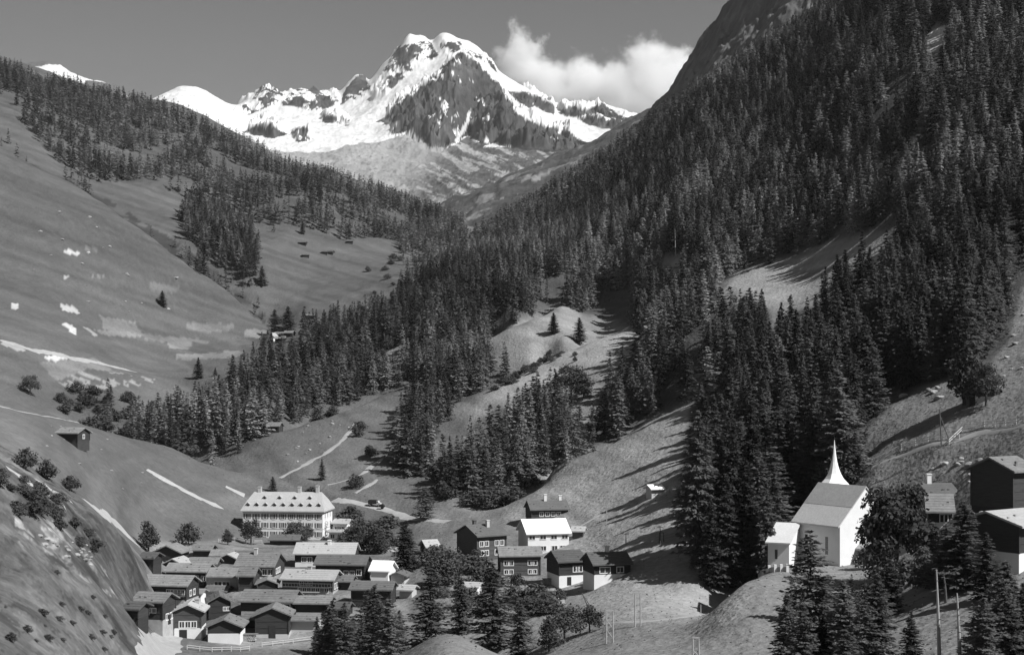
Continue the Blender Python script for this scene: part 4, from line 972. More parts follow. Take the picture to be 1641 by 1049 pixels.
def house(u0, u1, vb, ve, W, label, axis='x', rz=0.0, pitch=23, wall='timber', roof='slate', base=None, base_h=0.0, wins=(), chims=(), doors=(), name='timber_house', cat='house', ymin=0, oe=0.8, og=0.6, group=None, Lscale=1.0, base_tone='stone', porch=None, vis=None, sink=3.0, Y=None):
    if 850 < vb < 1035 and u1 < 720: W *= 0.7
    uc = (u0 + u1) / 2
    X, Yg, z = ground_at(uc, vb, ymin)
    if Y: X, Yg, z = (uc - U0) / F * Y, Y, (HZ - vb) / F * Y
    a = R(rz)
    L = (u1 - u0) / F * Yg / max(0.4, math.cos(a)) * Lscale
    H = (vb - ve) / F * Yg
    cx, cy_ = X - math.sin(a) * W / 2, Yg + math.cos(a) * W / 2
    o = empty(name, (cx, cy_, z), a)
    tag(o, label, cat, group)
    half = (W if axis == 'x' else L) / 2; rise = half * math.tan(R(pitch))
    zb = base_h
    b = MB()
    if axis == 'x':
        b.extrude([(-L / 2, -W / 2, zb), (-L / 2, W / 2, zb), (-L / 2, W / 2, H), (-L / 2, 0, H + rise), (-L / 2, -W / 2, H)], (L, 0, 0))
    else:
        b.extrude([(-L / 2, -W / 2, zb), (L / 2, -W / 2, zb), (L / 2, -W / 2, H), (0, -W / 2, H + rise), (-L / 2, -W / 2, H)], (0, W, 0))
    if wall.startswith('timber'):          # corner posts and a tie beam, log ends proud of the wall
        for sx in (-1, 1):
            for sy in (-1, 1):
                b.box(sx * L / 2 - 0.12, sx * L / 2 + 0.12, sy * W / 2 - 0.12, sy * W / 2 + 0.12, zb, H - 0.25)
        for k in range(1, int((H - zb) / 1.3) + 1):
            zz = zb + k * 1.3
            if zz < H - 0.4: b.box(-L / 2 - 0.06, L / 2 + 0.06, -W / 2 - 0.06, W / 2 + 0.06, zz - 0.07, zz + 0.07)
    b.build('wall', M[wall], o)
    b = MB(); e = 0.05 if base_h > 0 else -0.02
    b.box(-L / 2 - e, L / 2 + e, -W / 2 - e, W / 2 + e, -sink, max(zb, 0.0) if base_h > 0 else 0.3)
    b.build('base', M[base or ('stone' if base_h > 0 else wall)], o)
    rf = gable_roof(L, W, H, rise, axis, oe, og, 0.28, 'roof', M[roof], o, rng=(None if roof == 'metal_white' else 0.85))
    for (cxr, cyr, ch, cm) in chims:
        px, py = cxr * L / 2, cyr * W / 2
        zr = H + rise * (1 - abs(cyr if axis == 'x' else cxr))
        b = MB(); b.box(px - 0.4, px + 0.4, py - 0.4, py + 0.4, zr - 0.6, zr + ch); b.box(px - 0.5, px + 0.5, py - 0.5, py + 0.5, zr + ch, zr + ch + 0.18)
        c = b.build('chimney', M[cm], o)
    for (face, xf, zf, ww, hh) in wins:
        half_w = (L if face in ('front', 'back') else W) / 2
        window(o, face, (xf * half_w, zf * H), ww, hh, L, W)
    for (face, xf, ww, hh) in doors:
        b = MB(); hw = (L if face in ('front', 'back') else W) / 2; x = xf * hw
        if face == 'front': b.box(x - ww / 2, x + ww / 2, -W / 2 - 0.09, -W / 2, 0, hh)
        elif face == 'right': b.box(L / 2, L / 2 + 0.09, x - ww / 2, x + ww / 2, 0, hh)
        else: b.box(-L / 2 - 0.09, -L / 2, x - ww / 2, x + ww / 2, 0, hh)
        b.build('door', M['darkdoor'], o)
    if porch:                       # wooden gallery along the front
        z0 = porch * H; g = 1.0
        b = MB(); b.box(-L / 2 + 0.2, L / 2 - 0.2, -W / 2 - g, -W / 2, z0 - 0.12, z0); b.box(-L / 2 + 0.2, L / 2 - 0.2, -W / 2 - g, -W / 2 - g + 0.08, z0 + 0.75, z0 + 0.9)
        n = max(3, int(L / 0.7))
        for k in range(n + 1):
            x = -L / 2 + 0.25 + (L - 0.5) * k / n; b.box(x - 0.06, x + 0.06, -W / 2 - g + 0.01, -W / 2 - g + 0.07, z0, z0 + 0.75)
        b.build('gallery', M['timber_brown'], o)
    return o, L, W, H, rise

def wr(face, x0, x1, n, z, w_=0.9, h_=1.1):
    return [(face, x0 + (x1 - x0) * (i / max(1, n - 1)), z, w_, h_) for i in range(n)]
T0, TB = 'timber', 'timber_brown'
# --- the lower village
house(280, 322, 1022, 978, 8.5, 'front-most gabled house with a bright white base and three white windows', 'y', 4, 24, TB, 'slate_light', base_h=2.0, base='plaster', wins=wr('front', -0.45, 0.45, 3, 0.5), doors=[('front', -0.35, 1.5, 1.7)], chims=[(0.45, 0.3, 1.0, 'stone')])
house(334, 384, 1030, 1003, 9, 'low dark gabled barn on a long bright stone base beside the front-most house', 'y', 2, 23, T0, 'slate', base_h=1.9, base='plaster', name='timber_barn', cat='barn')
house(410, 462, 1022, 985, 9, 'wide dark gabled barn with a beam band across its front', 'y', 3, 23, T0, 'slate', base_h=0.8, base='plaster_grey', name='timber_barn', cat='barn', doors=[('front', 0.0, 1.4, 2.6)])
house(214, 262, 1002, 962, 7.5, 'dark house at the road with bright plastered right end and sunlit corner', 'x', -14, 23, T0, 'slate', base_h=1.2, base='stone', wins=wr('right', -0.3, 0.3, 2, 0.32) + wr('front', -0.3, 0.4, 3, 0.62, 0.7, 0.8), doors=[('right', 0.0, 1.1, 1.9)])
house(222, 300, 966, 936, 9.5, 'long grey-roofed house at the slope foot with five windows under the eaves', 'x', -10, 24, T0, 'slate', base_h=0.8, porch=0.42, wins=wr('front', 0.25, 0.85, 5, 0.62, 0.8, 0.9) + wr('right', -0.3, 0.3, 2, 0.5))
house(335, 379, 946, 922, 8.5, 'whitish plastered house with two double windows in the middle of the village', 'x', -3, 24, 'plaster_grey', 'slate', wins=[('front', -0.35, 0.42, 1.6, 1.2), ('front', 0.25, 0.42, 1.6, 1.2), ('front', -0.8, 0.45, 0.4, 0.5)])
house(383, 406, 946, 921, 8.0, 'narrow dark barn attached to the whitish plastered house', 'x', -3, 24, T0, 'slate', name='timber_barn', cat='barn')
house(266, 330, 938, 914, 8.5, 'dark house with long roof directly behind the long grey-roofed house', 'x', -8, 23, T0, 'slate', wins=wr('front', 0.55, 0.9, 2, 0.5), porch=0.35)
house(262, 292, 912, 903, 8, 'small barn with a pale arched-looking gable behind the dark long-roofed house', 'y', -12, 26, T0, 'slate_light', name='timber_barn', cat='barn')
house(246, 288, 902, 884, 9, 'rear-most gabled barn at the foot of the slope under a leafy tree', 'y', -8, 24, T0, 'slate', name='timber_barn', cat='barn')
house(310, 337, 892, 880, 7, 'small flat-looking barn behind the village beside the rear-most gabled barn', 'x', -4, 22, T0, 'slate', name='timber_barn', cat='barn')
house(339, 370, 898, 889, 7, 'dark barn with open front behind the village opposite the hotel', 'x', 0, 22, T0, 'slate', name='timber_barn', cat='barn')
house(304, 346, 912, 902, 7, 'low barn roof wedged between the dark barns of the upper village', 'x', -4, 23, T0, 'slate', name='timber_barn', cat='barn')
house(378, 438, 924, 906, 15, 'house with the broadest roof of the village and a single chimney on it', 'x', -5, 24, T0, 'slate', wins=wr('front', 0.55, 0.85, 2, 0.45, 1.0, 1.3) + wr('right', -0.4, 0.2, 3, 0.4), chims=[(-0.2, -0.15, 1.6, 'plaster_grey')])
house(433, 478, 873, 864, 7, 'dark low shed right below the hotel facade', 'x', -3, 24, T0, 'slate_dark', name='timber_shed', cat='shed')
house(473, 566, 907, 886, 13, 'long house with the palest roof of the village and one small dormer', 'x', -2, 24, T0, 'slate_light', wins=wr('front', -0.7, -0.5, 2, 0.5, 1.0, 1.2), chims=[(0.1, -0.2, 1.2, 'plaster')], base='plaster', base_h=1.0)
house(506, 584, 926, 903, 10, 'dark-roofed house in front of the palest long roof', 'x', -6, 24, T0, 'slate_dark', wins=wr('front', 0.25, 0.5, 2, 0.35) + [('front', 0.78, 0.42, 1.0, 1.2)])
house(452, 534, 952, 927, 10, 'big house with a row of seven bright windows and a light roof', 'x', -9, 23, TB, 'slate_light', base_h=0.8, wins=wr('front', -0.3, 0.75, 7, 0.28, 0.8, 1.0) + wr('front', -0.25, 0.1, 3, 0.72, 0.8, 0.8) + wr('right', -0.5, 0.5, 3, 0.5, 0.9, 1.1), chims=[(-0.1, 0.05, 0.9, 'stone')], porch=0.52)
house(594, 622, 938, 914, 9, 'white plastered house with a very bright roof at the village edge', 'x', -12, 30, 'plaster', 'metal_white', wins=[('right', 0.1, 0.4, 0.8, 1.0)], oe=0.4)
house(626, 648, 938, 922, 7, 'low annex with a lean dark roof beside the very bright roof', 'y', -10, 20, 'plaster_grey', 'slate_dark', name='annex_shed', cat='shed')
house(563, 626, 972, 943, 8, 'dark barn with a plain dark roof below the white plastered house', 'x', -6, 22, T0, 'slate_dark', name='timber_barn', cat='barn')
house(545, 562, 945, 930, 6, 'little dark shed squeezed between the big windowed house and its neighbour', 'x', -6, 22, T0, 'slate', name='timber_shed', cat='shed')
house(386, 468, 985, 962, 11, 'wide grey-roofed house with a dark open loft at its sunlit end', 'x', -7, 23, T0, 'slate', base_h=0.8, wins=[('front', 0.6, 0.6, 3.6, 1.1)])
house(336, 368, 990, 963, 9, 'dark barn with a steep gable behind the low barn on the bright base', 'y', 14, 28, T0, 'slate', name='timber_barn', cat='barn', wins=wr('front', 0.5, 0.8, 2, 0.55, 0.6, 0.7))
house(474, 527, 986, 965, 7, 'low long shed under the row of seven windows', 'x', -4, 20, T0, 'slate', name='timber_shed', cat='shed', base_h=0.7)
house(466, 508, 1012, 993, 6, 'lowest flat-roofed shed at the foot of the village', 'x', -3, 14, 'plaster_grey', 'slate', name='stone_shed', cat='shed')
house(330, 362, 955, 946, 6, 'stone shed with a low roof between the whitish house and the gabled barns', 'x', -8, 20, 'plaster_grey', 'slate', name='stone_shed', cat='shed')
house(303, 322, 972, 950, 5, 'small bright white building in the lane beside the long grey-roofed house', 'x', -6, 18, 'plaster', 'slate', name='stone_shed', cat='shed')
house(305, 326, 990, 978, 5, 'small dark shed wedged between the front-most house and the low barn', 'x', -10, 22, T0, 'slate', name='timber_shed', cat='shed')
house(393, 412, 1005, 990, 5, 'narrow dark shed between the two big gabled barns of the front row', 'x', -6, 22, T0, 'slate', name='timber_shed', cat='shed')
house(414, 442, 951, 934, 7, 'dark gabled barn rising behind the wide roof with the open loft', 'y', 6, 22, T0, 'slate', name='timber_barn', cat='barn')
house(352, 378, 903, 894, 6, 'small dark barn beside the broadest roof of the village', 'y', -10, 24, T0, 'slate_light', name='timber_barn', cat='barn')
house(225, 246, 905, 893, 6, 'low dark barn against the foot of the slope behind the leafy corner tree', 'x', -12, 22, T0, 'slate_dark', name='timber_barn', cat='barn')
house(201, 222, 990, 974, 5, 'little dark lean barn on the slope beside the road house', 'x', -14, 20, T0, 'slate_dark', name='timber_barn', cat='barn')
house(530, 556, 990, 974, 6, 'dark shed between the low long shed and the conifers', 'x', -8, 22, T0, 'slate_dark', name='timber_shed', cat='shed')
house(640, 660, 958, 944, 5, 'pale shed at the stream below the lean-roofed annex', 'x', -14, 20, 'plaster_grey', 'slate_light', name='stone_shed', cat='shed')
# --- the upper cluster on the far bank
house(765, 811, 897, 856, 10, 'big dark brown house with two stacks of white windows on its sunlit front', 'x', 32, 22, TB, 'slate_dark', wins=wr('front', -0.7, -0.35, 2, 0.3, 1.0, 1.2) + wr('front', -0.7, -0.35, 2, 0.66, 1.0, 1.2) + wr('front', 0.35, 0.7, 2, 0.66, 1.0, 1.2) + wr('front', 0.35, 0.7, 2, 0.3, 1.0, 1.2), chims=[(0.2, -0.3, 1.8, 'plaster_grey'), (-0.3, 0.3, 1.6, 'slate_dark')], oe=1.0)
house(803, 866, 922, 889, 7, 'brown barn-like house with four white framed windows in two rows', 'x', 6, 23, TB, 'slate', wins=wr('front', -0.72, -0.5, 2, 0.62, 1.1, 1.0) + wr('front', 0.5, 0.7, 2, 0.62, 1.1, 1.0) + wr('front', -0.72, -0.5, 2, 0.2, 1.0, 0.9) + wr('front', 0.5, 0.7, 2, 0.2, 1.0, 0.9))
house(846, 912, 884, 853, 10, 'white chalet with the dazzling white roof and four windows', 'x', 14, 30, 'plaster', 'metal_white', wins=[('front', -0.7, 0.2, 1.4, 1.1), ('front', -0.25, 0.2, 1.4, 1.1), ('front', 0.3, 0.2, 1.4, 1.1), ('front', 0.7, 0.2, 1.4, 1.1)] + wr('front', -0.8, 0.8, 4, 0.76, 1.5, 0.9), oe=0.6)
house(852, 910, 832, 815, 9, 'chalet with two chimneys standing behind the white chalet', 'x', 10, 24, T0, 'slate_dark', wins=wr('front', -0.45, 0.5, 4, 0.5, 1.0, 1.0), chims=[(-0.1, -0.1, 2.0, 'plaster'), (0.75, 0.0, 1.4, 'plaster')])
house(896, 936, 937, 898, 8, 'dark house with a high white base and outside stair beside the brown four-window house', 'x', 18, 24, T0, 'slate_dark', base_h=2.2, base='plaster', wins=wr('front', 0.35, 0.65, 2, 0.66, 1.2, 1.2), doors=[('front', -0.2, 1.0, 1.9)])
house(952, 1010, 930, 902, 8, 'low house with a white chimney and white base at the end of the row', 'x', 14, 24, T0, 'slate_dark', base_h=1.4, base='plaster', wins=[('front', -0.4, 0.62, 2.2, 1.1), ('front', 0.45, 0.62, 1.4, 1.1)], chims=[(0.05, 0.05, 1.4, 'plaster')])
house(1044, 1062, 792, 782, 3.5, 'tiny white-roofed shed alone on the shadow-striped meadow', 'x', 20, 22, 'plaster_grey', 'metal_white', name='field_shed', cat='shed', ymin=300)
house(918, 934, 862, 850, 4, 'small wooden shed at the sunlit side of the white chalet', 'x', -10, 20, TB, 'slate_light', name='timber_shed', cat='shed')
house(684, 702, 884, 874, 6, 'small hut with a bright slanted roof between trees beside the big brown house', 'x', 25, 30, T0, 'slate_light', name='timber_hut', cat='hut')
house(742, 764, 955, 940, 5, 'low white shed with a flat bright roof among the larches', 'x', -12, 12, 'plaster', 'slate_light', name='stone_shed', cat='shed')
# --- beside and above the church
house(1617, 1664, 813, 752, 7.5, 'tall dark weathered barn above the pale-roofed house', 'x', 36, 24, T0, 'slate', name='timber_barn', cat='barn', oe=0.9, og=0.9)
house(1624, 1690, 903, 838, 9, 'house with the pale slanted roof and dark timber walls below the tall barn', 'x', 36, 16, T0, 'slate_light', base_h=1.6, base='plaster', wins=wr('front', 0.1, 0.6, 3, 0.55, 1.1, 1.2), oe=1.2, og=1.0)
house(1490, 1524, 846, 817, 9, 'house with white-framed windows half hidden behind the big round tree', 'x', -14, 27, T0, 'slate', base_h=1.0, base='plaster', wins=wr('front', 0.3, 0.7, 2, 0.55, 1.2, 1.3), oe=1.0)
house(1490, 1534, 812, 792, 8, 'dark house with a white chimney behind the white-framed windows', 'x', 4, 22, T0, 'slate_dark', chims=[(-0.5, 0.0, 1.8, 'plaster')], ymin=245)
house(1562, 1606, 640, 622, 6, 'small dark barn at the top of the fenced meadow beside the leafy trees', 'x', 8, 24, T0, 'slate', name='timber_barn', cat='barn', ymin=290)
# --- huts on the slopes
house(90, 126, 706, 693, 6, 'lone log hut with a light roof on the meadow above the near slope', 'x', -16, 22, T0, 'slate', name='log_hut', cat='hut', wins=[('right', 0, 0.5, 0.8, 1.0)])
house(153, 170, 674, 668, 5, 'tiny dark hut at the rim of the left meadow', 'x', -8, 22, T0, 'slate', name='log_hut', cat='hut')
house(421, 447, 694, 682, 6, 'dark hut at the trees above the footpath meadow', 'x', -8, 24, T0, 'slate', name='log_hut', cat='hut')
for (u0, u1, vb, lab) in [(479, 490, 393, 'dark hay hut highest on the alp meadow'), (485, 495, 413, 'dark hay hut lowest of the group on the alp meadow'), (516, 524, 408, 'left one of a close pair of hay huts on the alp meadow'), (526, 533, 408, 'right one of a close pair of hay huts on the alp meadow'), (556, 565, 391, 'hay hut near the slim conifers on the alp meadow')]:
    house(u0, u1, vb, vb - 5, 5.5, lab, 'x', rng.uniform(-15, 15), 24, T0, 'slate_dark', name='hay_hut', cat='hut', ymin=1050, sink=2)
house(490, 503, 512, 505, 6, 'dark hut below the alp meadow beside the little chapel', 'x', 5, 24, T0, 'slate', name='hay_hut', cat='hut', ymin=950)
house(428, 438, 548, 538, 6, 'little white chapel with a bright gable among the huts', 'y', -20, 42, 'plaster', 'slate_light', name='chapel', cat='chapel', ymin=850)
for (u0, u1, vb, lab) in [(440, 452, 542, 'dark hut touching the little white chapel'), (455, 468, 540, 'dark hut one step away from the little white chapel'), (441, 456, 549, 'low hut below the little white chapel')]:
    house(u0, u1, vb, vb - 7, 6, lab, 'x', rng.uniform(-15, 15), 24, T0, 'slate', name='hay_hut', cat='hut', ymin=850)

# --- the hotel: three storeys, deep roof with two rows of dormers
def hotel():
    X, Y, z = ground_at(453, 863)
    rz = R(-6); L = 131 / F * Y; W = 13.0; H = 46 / F * Y
    o = empty('hotel', (X - math.sin(rz) * W / 2, Y + math.cos(rz) * W / 2, z), rz)
    tag(o, 'big white three-storey hotel with dormers in two rows on its pale roof', 'hotel')
    b = MB(); b.box(-L / 2, L / 2, -W / 2, W / 2, -3, H); b.build('wall', M['plaster'], o)
    b = MB(); e = 0.7; h1, i1 = 2.9, 2.0; h2, i2 = 5.6, 5.6; zr = H - 0.2
    def ring(inx, iny, zz): return [(-L / 2 + inx, -W / 2 + iny, zz), (L / 2 - inx, -W / 2 + iny, zz), (L / 2 - inx, W / 2 - iny, zz), (-L / 2 + inx, W / 2 - iny, zz)]
    r0, r1_, r2_ = ring(-e, -e, zr), ring(0.7, 1.9, zr + h1), ring(1.9, W / 2 - 0.05, zr + h2)
    rb = ring(-e, -e, zr - 0.35)
    for A, B in ((rb, r0), (r0, r1_), (r1_, r2_)):
        for k in range(4):
            b.face([A[k], A[(k + 1) % 4], B[(k + 1) % 4], B[k]])
    b.face(r2_); b.face(rb[::-1])
    b.build('roof', M['slate_light'], o)
    def dormer(x, y, zz, w_, h_, d):
        c = MB()
        c.extrude([(x - w_ / 2, y, zz), (x + w_ / 2, y, zz), (x + w_ / 2, y, zz + h_), (x, y, zz + h_ + w_ * 0.45), (x - w_ / 2, y, zz + h_)], (0, d, 0))
        dm = c.build('dormer', M['slate_light'], o)
        c = MB(); c.box(x - w_ * 0.34, x + w_ * 0.34, y - 0.04, y - 0.003, zz + 0.12, zz + h_ * 0.95); c.build('pane', M['pane'], dm)
        c = MB()
        for s_ in (-1, 1):
            c.extrude([(x, y - 0.25, zz + h_ + w_ * 0.45 + 0.02), (x + s_ * w_ * 0.68, y - 0.25, zz + h_ - 0.14), (x + s_ * w_ * 0.68, y - 0.25, zz + h_), (x, y - 0.25, zz + h_ + w_ * 0.45 + 0.16)], (0, d + 0.2, 0))
        c.build('dormer_roof', M['slate_light'], dm)
    for k in range(9): dormer(-L / 2 + L * (k + 0.5) / 9, -W / 2 - e + 1.25, zr + 1.0, 1.15, 0.95, 2.2)
    for k in range(4): dormer(-L / 2 + L * (0.24 + 0.19 * k), -W / 2 + 2.9, zr + h1 + 0.35, 1.0, 0.8, 2.4)
    for s_, hh in ((0.97, 1.9), (0.38, 1.5), (-0.93, 1.4)):
        b = MB(); x = s_ * (L / 2 - 3.0); b.box(x - 0.5, x + 0.5, -0.5, 0.5, zr + h2 - 1.5, zr + h2 + hh); b.box(x - 0.6, x + 0.6, -0.6, 0.6, zr + h2 + hh, zr + h2 + hh + 0.2); b.build('chimney', M['plaster_grey'], o)
    for r_, zc in enumerate((0.17, 0.48, 0.78)):
        for k in range(9):
            window(o, 'front', (-L / 2 + L * (k + 0.5) / 9, zc * H), 0.95, 1.55, L, W, True)
        for k in range(3): window(o, 'right', ((k - 1) * 3.4, zc * H), 0.95, 1.5, L, W, False)
    b = MB(); b.box(-L / 2 - 0.06, L / 2 + 0.06, -W / 2 - 0.06, W / 2 + 0.06, H * 0.34, H * 0.36); b.box(-L / 2 - 0.1, L / 2 + 0.1, -W / 2 - 0.1, W / 2 + 0.1, H - 0.9, H - 0.55); b.build('cornice', M['plaster_grey'], o)
    b = MB(); b.box(L * 0.28, L * 0.40, -W / 2 - 2.2, -W / 2, H * 0.36, H * 0.38); b.box(L * 0.28, L * 0.40, -W / 2 - 2.2, -W / 2 - 2.1, H * 0.38, H * 0.45); b.build('balcony', M['plaster_grey'], o)
hotel()
house(533, 556, 856, 838, 8, 'white hotel annex with a bright roof beside the hotel end', 'x', -18, 20, 'plaster', 'slate_light', name='annex_building', cat='house', wins=wr('front', -0.5, 0.5, 3, 0.55, 1.0, 1.1))
house(527, 550, 866, 852, 5, 'small white veranda building in front of the hotel annex', 'x', -12, 14, 'plaster', 'slate_light', name='annex_building', cat='house', wins=wr('front', -0.5, 0.5, 2, 0.5, 1.2, 1.2))

# --- the church
def church():
    Xc, Yc, zc = ground_at(1346, 907)
    Yc = max(Yc, 243); Xc = (1346 - U0) / F * Yc; zc = (HZ - 912) / F * Yc
    th = R(-58)                                        # long wall faces front-left, gable front-right
    Ln, Wn, H = 11.8, 13.0, 8.0; rise = 6.5
    # near corner (end of long wall, start of gable) stands at Xc, Yc
    ca, sa = math.cos(th), math.sin(th)
    ox = Xc - (ca * Ln / 2 - sa * (-Wn / 2)); oy = Yc - (sa * Ln / 2 + ca * (-Wn / 2))
    o = empty('church', (ox, oy, zc), th)
    tag(o, 'white church with a steep two-toned roof and a needle-thin curved spire', 'church')
    b = MB(); b.extrude([(-Ln / 2, -Wn / 2, -4), (-Ln / 2, Wn / 2, -4), (-Ln / 2, Wn / 2, H), (-Ln / 2, 0, H + rise), (-Ln / 2, -Wn / 2, H)], (Ln, 0, 0)); b.build('nave_wall', M['plaster'], o)
    sl = rise / (Wn / 2); oe = 0.55
    for nm, t0, t1, mt, off in (('lower_roof', 0.0, 0.5, 'shingle_lower', 0.0), ('upper_roof', 0.47, 1.0, 'shingle_upper', 0.05)):
        b = MB()
        for s_ in (-1, 1):
            y0 = (Wn / 2 + oe) * (1 - t0); y1 = (Wn / 2 + oe) * (1 - t1)
            z0 = H - sl * oe + sl * (Wn / 2 + oe) * t0 + off; z1 = H - sl * oe + sl * (Wn / 2 + oe) * t1 + off
            b.extrude([(-Ln / 2 - 0.25, s_ * y0, z0), (-Ln / 2 - 0.25, s_ * y1, z1), (-Ln / 2 - 0.25, s_ * y1, z1 + 0.3), (-Ln / 2 - 0.25, s_ * y0, z0 + 0.3)], (Ln + 0.45, 0, 0))
        b.build(nm, M[mt], o)
    # tall narrow windows of the long wall
    for x in (-2.6, 2.6): 
        b = MB(); b.box(x - 0.32, x + 0.32, -Wn / 2 - 0.05, -Wn / 2 + 0.05, 2.4, 5.6); b.build('window', M['pane'], o)
    b = MB(); b.tube([(Ln / 2 - 0.05, -0.2, 8.2), (Ln / 2 + 0.06, -0.2, 8.2)], 0.75, 18); b.build('round_window', M['pane'], o)
    # porch roof on the gable
    b = MB(); b.extrude([(Ln / 2, -2.6, 3.6), (Ln / 2, 0, 5.6), (Ln / 2, 2.6, 3.6), (Ln / 2, 2.6, 3.3), (Ln / 2, 0, 5.25), (Ln / 2, -2.6, 3.3)], (2.4, 0, 0)); pr = b.build('porch_roof', M['slate_light'], o)
    b = MB()
    for y in (-2.2, 2.2): b.box(Ln / 2 + 1.9, Ln / 2 + 2.2, y - 0.15, y + 0.15, -2, 3.5)
    b.build('porch_post', M['stone'], o)
    b = MB(); b.box(Ln / 2 - 0.02, Ln / 2 + 0.07, -0.9, 0.9, -0.2, 2.7); b.build('door', M['darkdoor'], o)
    # choir at the far end, lower, with its own roof, and a sacristy
    cl, cw, ch = 6.0, 6.0, 5.4
    x0 = -Ln / 2 - cl; yo = -1.2
    b = MB(); b.box(x0, -Ln / 2, yo - cw / 2, yo + cw / 2, -4, ch); b.build('choir_wall', M['plaster'], o)
    b = MB(); e = 0.5; ap = (-Ln / 2 - 0.02, yo, ch + 4.6)
    A = [(x0 - e, yo - cw / 2 - e, ch), (-Ln / 2 - 0.02, yo - cw / 2 - e, ch), (-Ln / 2 - 0.02, yo + cw / 2 + e, ch), (x0 - e, yo + cw / 2 + e, ch)]
    B_ = [(p[0], p[1], p[2] - 0.25) for p in A]
    k1 = (x0 + 2.6, yo, ch + 3.4)
    b.face([A[0], A[1], ap, k1]); b.face([A[3], A[0], k1]); b.face([A[2], A[3], k1, ap]); b.face(B_[::-1])
    for k in range(4): b.face([B_[k], B_[(k + 1) % 4], A[(k + 1) % 4], A[k]])
    b.face([A[1], A[2], ap])
    b.build('choir_roof', M['metal_white'], o)
    b = MB(); b.box(x0 + 2.6, x0 + 3.1, yo - cw / 2 - 0.05, yo - cw / 2 + 0.05, 1.6, 4.0); b.build('window', M['pane'], o)
    # sacristy: a low wing standing forward at the choir end, its shed roof climbing towards the nave
    ym_ = Yc + 1.0; xs, ys = (1233 - U0) / F * ym_, ym_ + 1.5
    t2 = R(-24) - th; wx, wy = xs - ox, ys - oy
    lx, ly = wx * ca + wy * sa, -wx * sa + wy * ca
    def loc(a, b_, z_): return (lx + a * math.cos(t2) - b_ * math.sin(t2), ly + a * math.sin(t2) + b_ * math.cos(t2), z_)
    sw, sd, h0_, h1_ = 3.9, 8.0, 4.6, 7.2
    b = MB(); q = [loc(0, 0, -4), loc(sw, 0, -4), loc(sw, 0, h0_), loc(0, 0, h0_)]
    back = [loc(0, sd, -4), loc(sw, sd, -4), loc(sw, sd, h1_), loc(0, sd, h1_)]
    b.face(q); b.face([q[1], back[1], back[2], q[2]]); b.face([back[0], q[0], q[3], back[3]]); b.face(back[::-1])
    b.build('sacristy_wall', M['plaster'], o)
    b = MB(); dz = (h1_ - h0_) / sd
    b.extrude([loc(-0.4, -0.5, h0_ - 0.5 * dz), loc(sw + 0.3, -0.5, h0_ - 0.5 * dz), loc(sw + 0.3, sd + 0.3, h1_ + 0.3 * dz), loc(-0.4, sd + 0.3, h1_ + 0.3 * dz)], (0, 0, 0.28)); b.build('sacristy_roof', M['shingle_lower'], o)
    b = MB(); b.extrude([loc(1.3, -0.05, 1.7), loc(1.75, -0.05, 1.7), loc(1.75, -0.05, 3.4), loc(1.3, -0.05, 3.4)], (0.0, 0.06, 0)); b.build('window', M['pane'], o)
    # tower behind the ridge end and the curved spire
    tx, ty, tw = -Ln / 2 + 1.4, 2.6, 4.0
    tz = H + rise - 0.4
    b = MB(); b.box(tx - tw / 2, tx + tw / 2, ty - tw / 2, ty + tw / 2, -4, tz); b.build('tower', M['plaster'], o)
    b = MB(); prof = [(0.0, 3.0), (0.6, 2.45), (1.4, 1.72), (2.4, 1.18), (3.4, 0.82), (4.6, 0.52), (6.2, 0.28), (8.0, 0.10), (8.9, 0.04)]
    rings = []
    for (zz, rr) in prof:
        q = []
        for k in range(8):
            a = math.pi / 8 + k * math.pi / 4
            f = 1.0 / math.cos(math.pi / 8) if True else 1
            q.append((tx + rr * f * math.cos(a), ty + rr * f * math.sin(a), tz + zz))
        rings.append(q)
    for A, B2 in zip(rings[:-1], rings[1:]):
        for k in range(8): b.face([A[k], A[(k + 1) % 8], B2[(k + 1) % 8], B2[k]])
    b.face(rings[0][::-1]); b.face(rings[-1])
    sp_ = b.build('spire', M['metal_white'], o)
    b = MB(); zt = tz + 8.9
    b.tube([(tx, ty, zt - 0.1), (tx, ty, zt + 1.3)], 0.05, 5); b.tube([(tx - 0.35, ty, zt + 0.95), (tx + 0.35, ty, zt + 0.95)], 0.045, 5); b.tube([(tx, ty, zt - 0.1), (tx, ty, zt + 0.1), (tx, ty, zt + 0.3)], [0.1, 0.17, 0.08], 8)
    b.build('cross', M['darkdoor'], sp_)
    return o
church()
